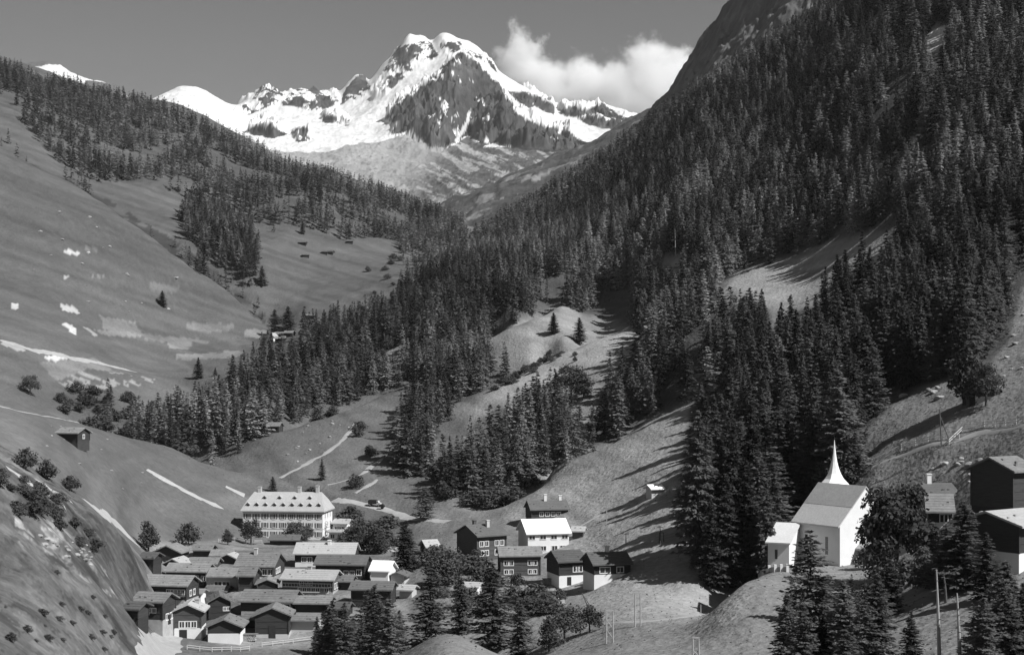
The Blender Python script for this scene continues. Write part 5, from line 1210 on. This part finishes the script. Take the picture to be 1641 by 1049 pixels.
# ------------------------------------------------------------------ roads, tracks and footpaths laid on the ground
def on_ground(pts, ymin=0):
    out = []
    for p in pts:
        out.append(ground_at(p[0], p[1], p[2] if len(p) > 2 else ymin))
    return out
def ribbon(name, pts, w_, m, ymin=0, lift=0.12, step=2.0, wvar=0.0, edge=0.0):
    g = on_ground(pts, ymin); C = []
    for a, b in zip(g[:-1], g[1:]):
        d = math.hypot(b[0] - a[0], b[1] - a[1]); n = max(1, int(d / step))
        for i in range(n): C.append((a[0] + (b[0] - a[0]) * i / n, a[1] + (b[1] - a[1]) * i / n))
    C.append(g[-1][:2]); C = np.array(C)
    for _ in range(4): C[1:-1] = (C[:-2] + 2 * C[1:-1] + C[2:]) / 4
    D = np.gradient(C, axis=0); D /= np.linalg.norm(D, axis=1, keepdims=True) + 1e-9
    Nn = np.stack([-D[:, 1], D[:, 0]], 1)
    ww = w_ * (1 + (wvar + 0.12) * NZ.fbm(np.arange(len(C)) * 0.37, np.zeros(len(C)) + w_, 3) * 2)
    C = C + Nn * (NZ2.fbm(np.arange(len(C)) * 0.3, np.zeros(len(C)) + 2 * w_, 3) * 0.25 * w_)[:, None]
    iL = np.arange(len(C)) * 0.8; eL = 1 + 0.35 * NZ.fbm(iL, iL * 0 + 3.3 * w_, 3); eR = 1 + 0.35 * NZ2.fbm(iL, iL * 0 + 5.1 * w_, 3)
    K = 5; vs_ = []
    for k in range(K):
        t = k / (K - 1) - 0.5
        p = C + Nn * (ww * t * (eL if t < 0 else eR))[:, None]
        z = T.z(p[:, 0], p[:, 1]) + lift - 0.10 * (abs(t) > 0.45)
        vs_.append(np.column_stack([p, z]))
    V = np.stack(vs_, 1).reshape(-1, 3); i = np.arange(len(C) - 1)
    Q = np.concatenate([np.stack([i * K + k, (i + 1) * K + k, (i + 1) * K + k + 1, i * K + k + 1], 1) for k in range(K - 1)])
    o = link(name, npmesh(name, V, Q, M[m], True)); o['kind'] = 'structure'
    return o
ribbon('road', [(535, 801), (560, 803), (590, 808), (620, 816), (650, 826), (680, 833), (718, 836)], 3.6, 'road', 300)
ribbon('road', [(240, 1085), (252, 1048), (267, 1020), (279, 1000)], 5.0, 'road', 0, wvar=0.1)
ribbon('road', [(-40, 535, 640), (0, 546, 640), (60, 562, 640), (120, 575, 640), (180, 587, 640), (218, 596, 640)], 4.2, 'road', 600)
ribbon('path', [(448, 766), (470, 754), (500, 738), (528, 722), (550, 704), (562, 690), (570, 678)], 2.2, 'path', 480, wvar=0.15)
ribbon('path', [(525, 776), (556, 770), (580, 760), (598, 745), (612, 734)], 2.0, 'path', 470, wvar=0.2)
ribbon('path', [(568, 790), (590, 778), (604, 768)], 2.0, 'path', 470, wvar=0.2)
ribbon('path', [(885, 938), (893, 952), (900, 966), (907, 978)], 1.5, 'path', 0)
ribbon('path', [(960, 1000), (1000, 998), (1050, 995), (1100, 990), (1113, 984), (1122, 970)], 2.0, 'path', 0, wvar=0.25)
ribbon('path', [(925, 845), (950, 832), (968, 818)], 1.2, 'path', 300)
ribbon('path', [(1398, 748), (1440, 728), (1480, 716), (1530, 712), (1545, 697), (1570, 690), (1660, 678)], 1.6, 'path', 240, wvar=0.15)
ribbon('track', [(8, 746), (30, 762), (52, 776)], 2.6, 'field', 200, wvar=0.3)
ribbon('track', [(70, 778), (90, 786), (112, 802)], 3.0, 'field', 240, wvar=0.4)
ribbon('track', [(75, 790), (88, 800), (104, 812)], 3.0, 'path', 235, wvar=0.3)
ribbon('track', [(152, 817), (168, 826), (185, 840), (203, 853)], 5.5, 'field', 270, wvar=0.3)
ribbon('field_strip', [(236, 752), (262, 768), (290, 783), (320, 799), (352, 811)], 3.2, 'field', 350, wvar=0.15)
ribbon('field_strip', [(362, 779), (378, 786), (392, 794)], 3.2, 'field', 400, wvar=0.2)
ribbon('path', [(-40, 640, 300), (0, 652, 300), (60, 664, 300), (120, 676, 300), (160, 684, 300)], 1.2, 'path', 300, wvar=0.2)

# ------------------------------------------------------------------ rail fences
def fence(name, pts, label, ymin=0, sp_=3.2, h=1.1, off=1.3, rails=2, cat='fence', m='wood', rad=0.07):
    g = on_ground(pts, ymin); C = []
    for a, b in zip(g[:-1], g[1:]):
        d = math.hypot(b[0] - a[0], b[1] - a[1]); n = max(1, int(d / sp_))
        for i in range(n): C.append((a[0] + (b[0] - a[0]) * i / n, a[1] + (b[1] - a[1]) * i / n))
    C.append(g[-1][:2]); C = np.array(C)
    D = np.gradient(C, axis=0); D /= np.linalg.norm(D, axis=1, keepdims=True) + 1e-9
    C = C + np.stack([-D[:, 1], D[:, 0]], 1) * off
    z = T.z(C[:, 0], C[:, 1])
    o = empty(name, (C[0, 0], C[0, 1], z[0])); tag(o, label, cat)
    rel = [(x - C[0, 0], y - C[0, 1], zz - z[0]) for (x, y), zz in zip(C, z)]
    for p in rel:
        b = MB(); b.tube([(p[0], p[1], p[2] - 0.4), (p[0] + rng.uniform(-.06, .06), p[1], p[2] + h * rng.uniform(0.9, 1.15))], rad, 5); b.build('post', M[m], o)
    for r_ in range(rails):
        b = MB()
        for a, c in zip(rel[:-1], rel[1:]):
            zz = h * (0.9 - 0.42 * r_)
            b.tube([(a[0], a[1], a[2] + zz + rng.uniform(-.04, .04)), (c[0], c[1], c[2] + zz + rng.uniform(-.04, .04))], rad * 0.8, 5)
        b.build('rail', M[m], o)
    return o
fence('rail_fence', [(1398, 746), (1440, 726), (1480, 714), (1530, 710)], 'pale rail fence along the lower part of the meadow path', 240, off=1.2, rad=0.1)
fence('rail_fence', [(1530, 710), (1545, 694), (1570, 689), (1655, 677)], 'pale rail fence along the upper bend of the meadow path', 240, off=1.2, rad=0.1)
fence('rail_fence', [(1500, 935), (1540, 940), (1590, 938)], 'weathered rail fence in the clearing behind the bare trunks', 150, off=0, rad=0.06)
fence('rail_fence', [(955, 795), (985, 783), (1010, 770)], 'thin fence climbing the shadow-striped meadow', 300, off=0, rad=0.05, rails=1)

# churchyard wall
def church_wall():
    g = on_ground([(1197, 925), (1215, 922), (1236, 917), (1262, 916)], 225)
    o = empty('churchyard_wall', g[0]); tag(o, 'low whitish wall with little pillars in front of the church choir', 'wall')
    b = MB()
    rel = [(p[0] - g[0][0], p[1] - g[0][1], p[2] - g[0][2]) for p in g]
    for a, c in zip(rel[:-1], rel[1:]):
        b.extrude([(a[0], a[1], a[2] - 2.2), (c[0], c[1], c[2] - 2.2), (c[0], c[1], c[2] + 0.9), (a[0], a[1], a[2] + 0.9)], (0.0, 0.35, 0))
    b.build('wall_panel', M['plaster_grey'], o)
    n = 9
    for k in range(n):
        t = k / (n - 1) * (len(rel) - 1); i = min(int(t), len(rel) - 2); f = t - i
        p = [rel[i][q] + (rel[i + 1][q] - rel[i][q]) * f for q in range(3)]
        c = MB(); c.box(p[0] - 0.22, p[0] + 0.22, p[1] - 0.12, p[1] + 0.4, p[2] - 1.5, p[2] + 1.35); c.build('pillar', M['plaster'], o)
church_wall()

# ------------------------------------------------------------------ poles, frames and bare trunks
def pole(u, vt, vb, label, rad=0.13, lean=0.0, ymin=0, cat='pole', name='utility_pole', arms=1, m='pole', cap=True):
    X, Y, z = ground_at(u, vb, ymin); h = (vb - vt) / F * Y
    o = empty(name, (X, Y, z)); tag(o, label, cat)
    b = MB(); b.tube([(0, 0, -0.5), (lean * h * 0.5, 0, h * 0.5), (lean * h, 0, h)], [rad, rad * 0.85, rad * 0.65], 7); b.build('shaft', M[m], o)
    for k in range(arms):
        b = MB(); zz = h - 0.35 - 0.6 * k; b.box(lean * h - 0.7, lean * h + 0.7, -0.06, 0.06, zz, zz + 0.12)
        a = b.build('cross_arm', M[m], o)
        for s_ in (-0.55, 0.55):
            b = MB(); b.tube([(lean * h + s_, 0, zz + 0.12), (lean * h + s_, 0, zz + 0.3)], [0.08, 0.05], 6); b.build('insulator', M['plaster'], a)
    return o
pole(972, 795, 836, 'slim pale wire pole standing highest on the shadow-striped meadow', ymin=300)
pole(1003, 853, 872, 'short pale wire pole between two long tree shadows', ymin=280)
pole(1058, 842, 872, 'dark wire pole at the rim of the shade below the wood', ymin=250, m='bark')
pole(1632, 770, 818, 'mast with insulators on the pale-roofed house', arms=3, m='bark', name='roof_mast', cat='mast')
pole(1582, 776, 815, 'thin pale pole in front of the tall dark barn')
pole(1123, 968, 982, 'little post where the footpath crests the knoll', arms=0, rad=0.1)
def braced(u, vt, vb, label, ymin=0):
    X, Y, z = ground_at(u, vb, ymin); h = (vb - vt) / F * Y
    o = empty('braced_pole', (X, Y, z)); tag(o, label, 'pole')
    b = MB(); b.tube([(-0.9, 0, -0.4), (-1.3, 0, h)], [0.14, 0.1], 7); b.build('shaft', M['bark'], o)
    b = MB(); b.tube([(1.1, 0, -0.4), (-1.2, 0.1, h * 0.82)], [0.12, 0.09], 7); b.build('brace', M['bark'], o)
braced(1516, 655, 712, 'dark leaning pole with a brace beside the fenced meadow path', 240)
def hframe(u, vt, vb, wpx, label, ymin=0, ties=1, m='deadwood', name='cable_frame'):
    X, Y, z = ground_at(u, vb, ymin); h = (vb - vt) / F * Y; w_ = wpx / F * Y / 2
    o = empty(name, (X, Y, z)); tag(o, label, 'frame')
    for s_ in (-1, 1):
        b = MB(); b.tube([(s_ * w_, 0, -0.5), (s_ * w_ * 0.92, 0, h)], [0.13, 0.1], 7); b.build('leg', M[m], o)
    b = MB(); b.box(-w_ * 1.15, w_ * 1.15, -0.08, 0.08, h - 0.1, h + 0.1); b.build('cross_beam', M[m], o)
    for k in range(ties):
        b = MB(); z0 = h * (0.15 + 0.3 * k); b.tube([(-w_, 0.05, z0), (w_, 0.05, z0 + h * 0.28)], 0.06, 5); b.tube([(w_, -0.05, z0), (-w_, -0.05, z0 + h * 0.28)], 0.06, 5); b.build('brace', M[m], o)
hframe(977, 978, 1030, 11, 'tall pale wooden cable frame with crossed braces', 150, 2)
hframe(1022, 950, 1003, 9, 'slim two-legged pale frame beside the footpath', 150, 0)
hframe(1115, 1021, 1056, 10, 'two-legged pale frame cut by the lower edge of the meadow', 120, 1)
hframe(1060, 853, 868, 7, 'small dark frame in the grass under the wood', 250, 0, 'bark')
def beam(u0, v0, u1, v1, label, ymin=0):
    a = ground_at(u0, v0, ymin); c = (a[0] + (u1 - u0) / F * a[1], a[1], a[2] - (v1 - v0) / F * a[1])
    o = empty('leaning_pole', a); tag(o, label, 'pole')
    b = MB(); b.tube([(0, 0, -0.3), (c[0] - a[0], 0.5, c[2] - a[2])], [0.13, 0.09], 7); b.build('shaft', M['bark'], o)
    b = MB(); b.tube([(0.9, 0.5, -0.3), (c[0] - a[0] + 0.15, 0.5, (c[2] - a[2]) * 0.92)], [0.09, 0.07], 6); b.build('stay', M['bark'], o)
beam(948, 983, 933, 950, 'dark pole leaning out of the scrub below the end house')
def bare(u, vt, vb, label, ymin=0, dark=False):
    X, Y, z = ground_at(u, vb, ymin); h = (vb - vt) / F * Y
    o = empty('bare_trunk', (X, Y, z)); tag(o, label, 'dead tree'); r = random.Random(int(u))
    b = MB(); b.tube([(0.2, 0, -0.6), (0.05, 0, h * 0.5), (-0.15, 0, h)], [0.24, 0.17, 0.07], 8); b.build('trunk', M['bark' if dark else 'deadwood'], o)
    for k in range(9):
        zz = h * r.uniform(0.35, 0.97); a = r.uniform(0, 6.28); q = r.uniform(0.4, 1.1)
        b = MB(); b.tube([(0, 0, zz), (math.cos(a) * q, math.sin(a) * q, zz + r.uniform(-0.2, 0.15))], [0.05, 0.02], 5); b.build('branch_stub', M['bark'], o)
bare(1503, 912, 1075, 'taller bare pale trunk with short branch stubs', 0)
bare(1536, 950, 1078, 'shorter bare pale trunk beside the taller one', 0)
bare(1514, 918, 966, 'thin dark dead stem behind the two pale trunks', 0, True)
bare(1184, 288, 335, 'bleached dead trunk in the middle of the steep wood', 700)
bare(1082, 366, 410, 'bleached dead trunk at the little gap in the wood', 700)

# ------------------------------------------------------------------ lorry and handcart on the pale road
def lorry():
    X, Y, z = ground_at(600, 811, 300); z = float(T.z(X, Y)) + 0.12
    o = empty('lorry', (X, Y, z), R(-14)); tag(o, 'dark canvas-topped lorry with a pale cab on the pale road', 'lorry'); o.scale = (0.8, 0.8, 0.8)
    b = MB(); b.extrude([(-2.6, -1.1, 0.9), (1.2, -1.1, 0.9), (1.2, -1.1, 2.5), (0.9, -1.1, 2.8), (-2.3, -1.1, 2.8), (-2.6, -1.1, 2.5)], (0, 2.2, 0)); b.build('canvas_body', M['darkmetal'], o)
    b = MB(); b.extrude([(1.3, -1.0, 0.6), (3.0, -1.0, 0.6), (3.0, -1.0, 1.4), (2.3, -1.0, 1.6), (1.9, -1.0, 2.4), (1.3, -1.0, 2.4)], (0, 2.0, 0)); c = b.build('cab', M['plaster_grey'], o)
    b = MB(); b.box(1.45, 1.85, -1.02, -0.99, 1.6, 2.2); b.build('window', M['pane'], c)
    for x in (-1.7, 2.2):
        for y in (-1.0, 0.8):
            b = MB(); b.tube([(x, y, 0.45), (x, y + 0.25, 0.45)], 0.45, 12); w_ = b.build('wheel', M['tyre'], o)
            b = MB(); b.tube([(x, y - 0.02, 0.45), (x, y + 0.27, 0.45)], 0.2, 10); b.build('rim', M['plaster_grey'], w_)
lorry()
def cart():
    X, Y, z = ground_at(610, 814.5, 300); z = float(T.z(X, Y)) + 0.12
    o = empty('handcart', (X + 0.6, Y - 1.2, z), R(-14)); tag(o, 'small dark loaded handcart beside the lorry', 'cart')
    b = MB(); b.extrude([(-0.9, -0.5, 0.5), (0.9, -0.5, 0.5), (1.0, -0.5, 1.0), (0.3, -0.5, 1.7), (-0.6, -0.5, 1.5), (-1.0, -0.5, 1.0)], (0, 1.0, 0)); b.build('load', M['darkmetal'], o)
    for y in (-0.62, 0.52):
        b = MB(); b.tube([(0.1, y, 0.42), (0.1, y + 0.1, 0.42)], 0.42, 12); b.build('wheel', M['tyre'], o)
    b = MB(); b.tube([(0.9, 0, 0.6), (2.0, 0, 0.85)], 0.05, 6); b.build('shaft', M['bark'], o)
cart()

# ------------------------------------------------------------------ woodpiles and garden fences about the village
def woodpile(u, v, rz, label, n=9, rows=4, ymin=0):
    X, Y, z = ground_at(u, v, ymin)
    o = empty('woodpile', (X, Y, z), R(rz)); tag(o, label, 'woodpile'); b = MB(); r = random.Random(int(u * 7 + v))
    for k in range(rows):
        for i in range(n - (k % 2)):
            x = (i - n / 2) * 0.36 + 0.18 * (k % 2); q = r.uniform(0.13, 0.19); zz = 0.17 + k * 0.31
            b.tube([(x, -0.55 + r.uniform(-.06, .06), zz), (x, 0.55, zz)], q, 7)
    b.build('log_stack', M['deadwood'], o)
    b = MB(); b.box(-n * 0.2, n * 0.2, -0.7, 0.7, rows * 0.31 + 0.08, rows * 0.31 + 0.16); b.build('cover', M['slate'], o)
woodpile(328, 1012, 0, 'woodpile between the front-most house and the low barn')
woodpile(399, 1026, 4, 'woodpile in front of the gap between the two big gabled barns')
woodpile(496, 958, -6, 'woodpile under the row of seven bright windows', 11)
woodpile(585, 958, -6, 'woodpile beside the dark barn below the white plastered house')
woodpile(880, 936, 8, 'woodpile beside the house with the outside stair', 8)
woodpile(820, 930, 4, 'woodpile in front of the brown four-window house', 8)
fence('garden_fence', [(300, 1040), (340, 1044), (400, 1042)], 'low garden fence in front of the barns of the front row', 0, 2.2, 0.9, 0)
fence('garden_fence', [(420, 1036), (470, 1030), (500, 1026)], 'low garden fence below the wide barn with the beam band', 0, 2.2, 0.9, 0)
fence('garden_fence', [(350, 868), (380, 866), (420, 870)], 'garden fence along the meadow beside the hotel', 0, 2.6, 1.0, 0)
fence('garden_fence', [(540, 880), (565, 876), (585, 868)], 'garden fence on the bank behind the palest long roof', 0, 2.6, 1.0, 0)

# ------------------------------------------------------------------ boulders
def rock_mesh(seed):
    b = bpy.data.meshes.new('boulder'); import bmesh
    bm = bmesh.new(); bmesh.ops.create_icosphere(bm, subdivisions=3, radius=1.0); r = np.random.RandomState(seed)
    ns = Noise(seed + 50)
    for v in bm.verts:
        k = 0.75 + 0.5 * float(ns.n(np.array(v.co.x * 1.3 + 5), np.array(v.co.y * 1.3 + v.co.z * 1.7 + 9))) + 0.2 * float(ns.n(np.array(v.co.x * 3 + v.co.z * 2), np.array(v.co.y * 3)))
        v.co *= k; v.co.z *= 0.65
    bm.to_mesh(b); bm.free(); b.materials.append(M['rock']); return b
RK = [rock_mesh(i) for i in range(4)]
def boulders(poly, n, s0, s1, label, group, ymin=0):
    xs = [p[0] for p in poly]; ys = [p[1] for p in poly]; k = 0; t = 0
    while k < n and t < n * 40:
        t += 1
        u, v = rng.uniform(min(xs), max(xs)), rng.uniform(min(ys), max(ys))
        if not inpoly(np.array([u]), np.array([v]), poly)[0]: continue
        X, Y, z = ground_at(u, v, ymin); s = rng.uniform(s0, s1)
        o = link('boulder', rng.choice(RK)); o.location = (X, Y, z + 0.05 * s); o.scale = (s * rng.uniform(0.8, 1.4), s, s * rng.uniform(0.7, 1.1)); o.rotation_euler = (rng.uniform(-.3, .3), 0, rng.uniform(0, 6.28))
        tag(o, label, 'boulder', group); k += 1
boulders([(1490, 740), (1620, 725), (1600, 765), (1520, 790), (1480, 765)], 16, 0.3, 0.9, 'pale boulder lying on the meadow above the tall barn', 'boulders above the tall barn', 200)
boulders([(60, 850), (135, 865), (160, 920), (120, 905), (70, 880)], 26, 0.18, 0.5, 'pale rubble block on the near slope under the track', 'rubble blocks on the near slope')
boulders([(390, 700), (560, 665), (600, 700), (480, 740), (400, 730)], 14, 0.5, 1.0, 'small pale stone on the footpath meadow', 'stones on the footpath meadow', 450)
boulders([(600, 840), (615, 845), (640, 895), (625, 900), (605, 870)], 18, 0.5, 1.1, 'whitish boulder in the stream bed behind the village', 'boulders in the stream bed', 380)
boulders([(1600, 560), (1641, 470), (1660, 600), (1600, 640)], 8, 0.4, 0.8, 'pale boulder at the top corner of the fenced meadow', 'boulders at the top of the fenced meadow', 250)
boulders([(1430, 625), (1490, 610), (1540, 640), (1470, 650)], 5, 0.5, 1.2, 'boulder in front of the wood at the fenced meadow', 'boulders before the wood edge', 250)

boulders([(30, 660), (200, 710), (330, 770), (230, 800), (100, 740), (30, 690)], 14, 0.2, 0.5, 'small grey stone on the meadow above the village', 'stones on the meadow above the village', 300)
boulders([(20, 270), (200, 380), (330, 470), (250, 520), (60, 470)], 20, 0.7, 1.6, 'pale stone on the great grassy slope', 'stones on the great grassy slope', 650)
# ------------------------------------------------------------------ cloud behind the ridge
def cloud():
    bm = MB()
    Y0, Y1 = 7600, 8600
    x0, x1 = (760 - U0) / F * 8000, (1190 - U0) / F * 8000; z0, z1 = (HZ - 235) / F * 8000, (HZ - 10) / F * 8000
    bm.box(x0, x1, Y0, Y1, z0, z1)
    m = bpy.data.materials.new('cloud_vapour'); m.use_nodes = True; nt = m.node_tree; N = nt.nodes; Lk = nt.links
    N.remove(N['Principled BSDF'])
    tc = N.new('ShaderNodeTexCoord')
    def blob(u, v, Y, ru, rv, rY):
        c = P(u, v, Y)
        mp = N.new('ShaderNodeVectorMath'); mp.operation = 'SUBTRACT'; mp.inputs[1].default_value = c
        Lk.new(wv, mp.inputs[0])
        d = N.new('ShaderNodeVectorMath'); d.operation = 'DIVIDE'; d.inputs[1].default_value = (ru / F * Y, rY, rv / F * Y); Lk.new(mp.outputs[0], d.inputs[0])
        l = N.new('ShaderNodeVectorMath'); l.operation = 'LENGTH'; Lk.new(d.outputs[0], l.inputs[0])
        s = N.new('ShaderNodeMath'); s.operation = 'SUBTRACT'; s.inputs[0].default_value = 1.0; Lk.new(l.outputs['Value'], s.inputs[1])
        return s.outputs[0]
    # turbulent displacement of the puffs
    n1 = N.new('ShaderNodeTexNoise'); n1.inputs['Scale'].default_value = 0.0042; n1.inputs['Detail'].default_value = 8; n1.inputs['Roughness'].default_value = 0.68
    Lk.new(tc.outputs['Object'], n1.inputs['Vector'])
    sb = N.new('ShaderNodeVectorMath'); sb.operation = 'SUBTRACT'; sb.inputs[1].default_value = (0.5, 0.5, 0.5); Lk.new(n1.outputs['Color'], sb.inputs[0])
    sc = N.new('ShaderNodeVectorMath'); sc.operation = 'SCALE'; sc.inputs['Scale'].default_value = 560; Lk.new(sb.outputs[0], sc.inputs[0])
    ad = N.new('ShaderNodeVectorMath'); ad.operation = 'ADD'; Lk.new(tc.outputs['Object'], ad.inputs[0]); Lk.new(sc.outputs[0], ad.inputs[1])
    wv = ad.outputs[0]
    cur = None
    for bl in [(1042, 112, 8050, 46, 44, 300), (1095, 125, 8100, 36, 36, 280), (1030, 140, 8050, 62, 55, 330), (1075, 150, 8100, 50, 48, 300), (985, 140, 8050, 50, 40, 280), (930, 140, 8050, 60, 36, 260), (870, 125, 8000, 55, 34, 240), (830, 105, 8000, 40, 38, 220), (826, 62, 8000, 18, 36, 140), (848, 80, 8000, 26, 20, 130), (1010, 175, 8050, 70, 40, 280), (1100, 175, 8100, 60, 60, 300), (900, 160, 8000, 60, 26, 220)]:
        o_ = blob(*bl)
        if cur is None: cur = o_
        else:
            mx = N.new('ShaderNodeMath'); mx.operation = 'SMOOTH_MAX'; mx.inputs[2].default_value = 0.15
            Lk.new(cur, mx.inputs[0]); Lk.new(o_, mx.inputs[1]); cur = mx.outputs[0]
    rp = N.new('ShaderNodeMapRange'); rp.inputs['From Min'].default_value = 0.0; rp.inputs['From Max'].default_value = 0.7; rp.inputs['To Min'].default_value = 0.0; rp.inputs['To Max'].default_value = 0.016
    rp.interpolation_type = 'SMOOTHSTEP'
    Lk.new(cur, rp.inputs['Value'])
    vo = N.new('ShaderNodeVolumePrincipled'); vo.inputs['Color'].default_value = (1, 1, 1, 1); vo.inputs['Anisotropy'].default_value = 0.1
    Lk.new(rp.outputs[0], vo.inputs['Density']); Lk.new(vo.outputs[0], N['Material Output'].inputs['Volume'])
    o = bm.build('cloud', m); o['kind'] = 'stuff'; o['label'] = 'white billowing cloud behind the ridge beside the snow peak'
cloud()
cy.volume_bounces = 10; cy.max_bounces = 12
cy.volume_step_rate = 1.0; cy.volume_max_steps = 256

# ------------------------------------------------------------------ air
def haze():
    b = MB(); b.box(-3600, 3600, -60, 6980, -260, 1720)
    m = bpy.data.materials.new('thin_air'); m.use_nodes = True; N = m.node_tree.nodes
    N.remove(N['Principled BSDF'])
    vo = N.new('ShaderNodeVolumePrincipled'); vo.inputs['Color'].default_value = (0.9, 0.9, 0.9, 1); vo.inputs['Density'].default_value = HAZE; vo.inputs['Anisotropy'].default_value = 0.0
    m.node_tree.links.new(vo.outputs[0], N['Material Output'].inputs['Volume'])
    o = b.build('haze', m); o['kind'] = 'stuff'; o['label'] = 'thin summer haze filling the whole valley'
HAZE = 1.8e-5
haze()

# ------------------------------------------------------------------ rough grass: tufts on the nearer slopes
def tufts():
    n = 90000
    u = nrs.uniform(-120, 1760, n); ly = nrs.uniform(math.log(125), math.log(560), n); Y = np.exp(ly); X = (u - U0) / F * Y
    keep = nrs.rand(n) < np.clip((Y / 330.0) ** 2, 0.12, 1.0)
    z = T.z(X, Y); v = HZ - z / Y * F
    i, j = T.idx(X, Y)
    keep &= v < T.minV[np.maximum(j.astype(int) - 3, 0), np.round(i).astype(int)] + 3
    keep &= v < 1120
    cl = NZ.fbm(X / 9, Y / 9, 3)
    keep &= (cl > -0.15) | (nrs.rand(n) < 0.25)
    vill = inpoly(u, v, [(220, 860), (640, 860), (660, 1049), (270, 1049)])
    keep &= ~inpoly(u, v, [(200, 1120), (270, 985), (310, 985), (300, 1120)])
    keep &= (u > 1250) | (nrs.rand(n) < 0.3) & (u > 260)
    keep &= ~vill | (nrs.rand(n) < 0.15)
    X, Y, z, u = X[keep], Y[keep], z[keep], u[keep]; n = len(X)
    h = nrs.uniform(0.06, 0.18, n) * np.where(u < 240, 1.2, 1.0); wd = h * nrs.uniform(0.7, 1.6, n); a = nrs.uniform(0, 6.28, n)
    dx, dy = np.cos(a) * wd, np.sin(a) * wd; lx, ly_ = -np.sin(a) * h * nrs.uniform(0.6, 2.2, n), np.cos(a) * h * nrs.uniform(0.6, 2.2, n)
    v4 = np.stack([np.stack([X - dx, Y - dy, z - 0.1], 1), np.stack([X + dx, Y + dy, z - 0.1], 1), np.stack([X + dx * 0.6 + lx, Y + dy * 0.6 + ly_, z + h], 1), np.stack([X - dx * 0.7 + lx, Y - dy * 0.7 + ly_, z + h * 0.8], 1)], 1).reshape(-1, 3)
    me = npmesh('grass', v4, np.arange(4 * n).reshape(-1, 4), M['tuft'])
    at = me.attributes.new('tone', 'FLOAT', 'POINT'); at.data.foreach_set('value', np.repeat(nrs.uniform(0.1, 0.22, n), 4).astype(np.float32))
    o = link('grass', me); o['kind'] = 'stuff'; o['label'] = 'rough grass tufts on the nearer meadows and slopes'
tufts()
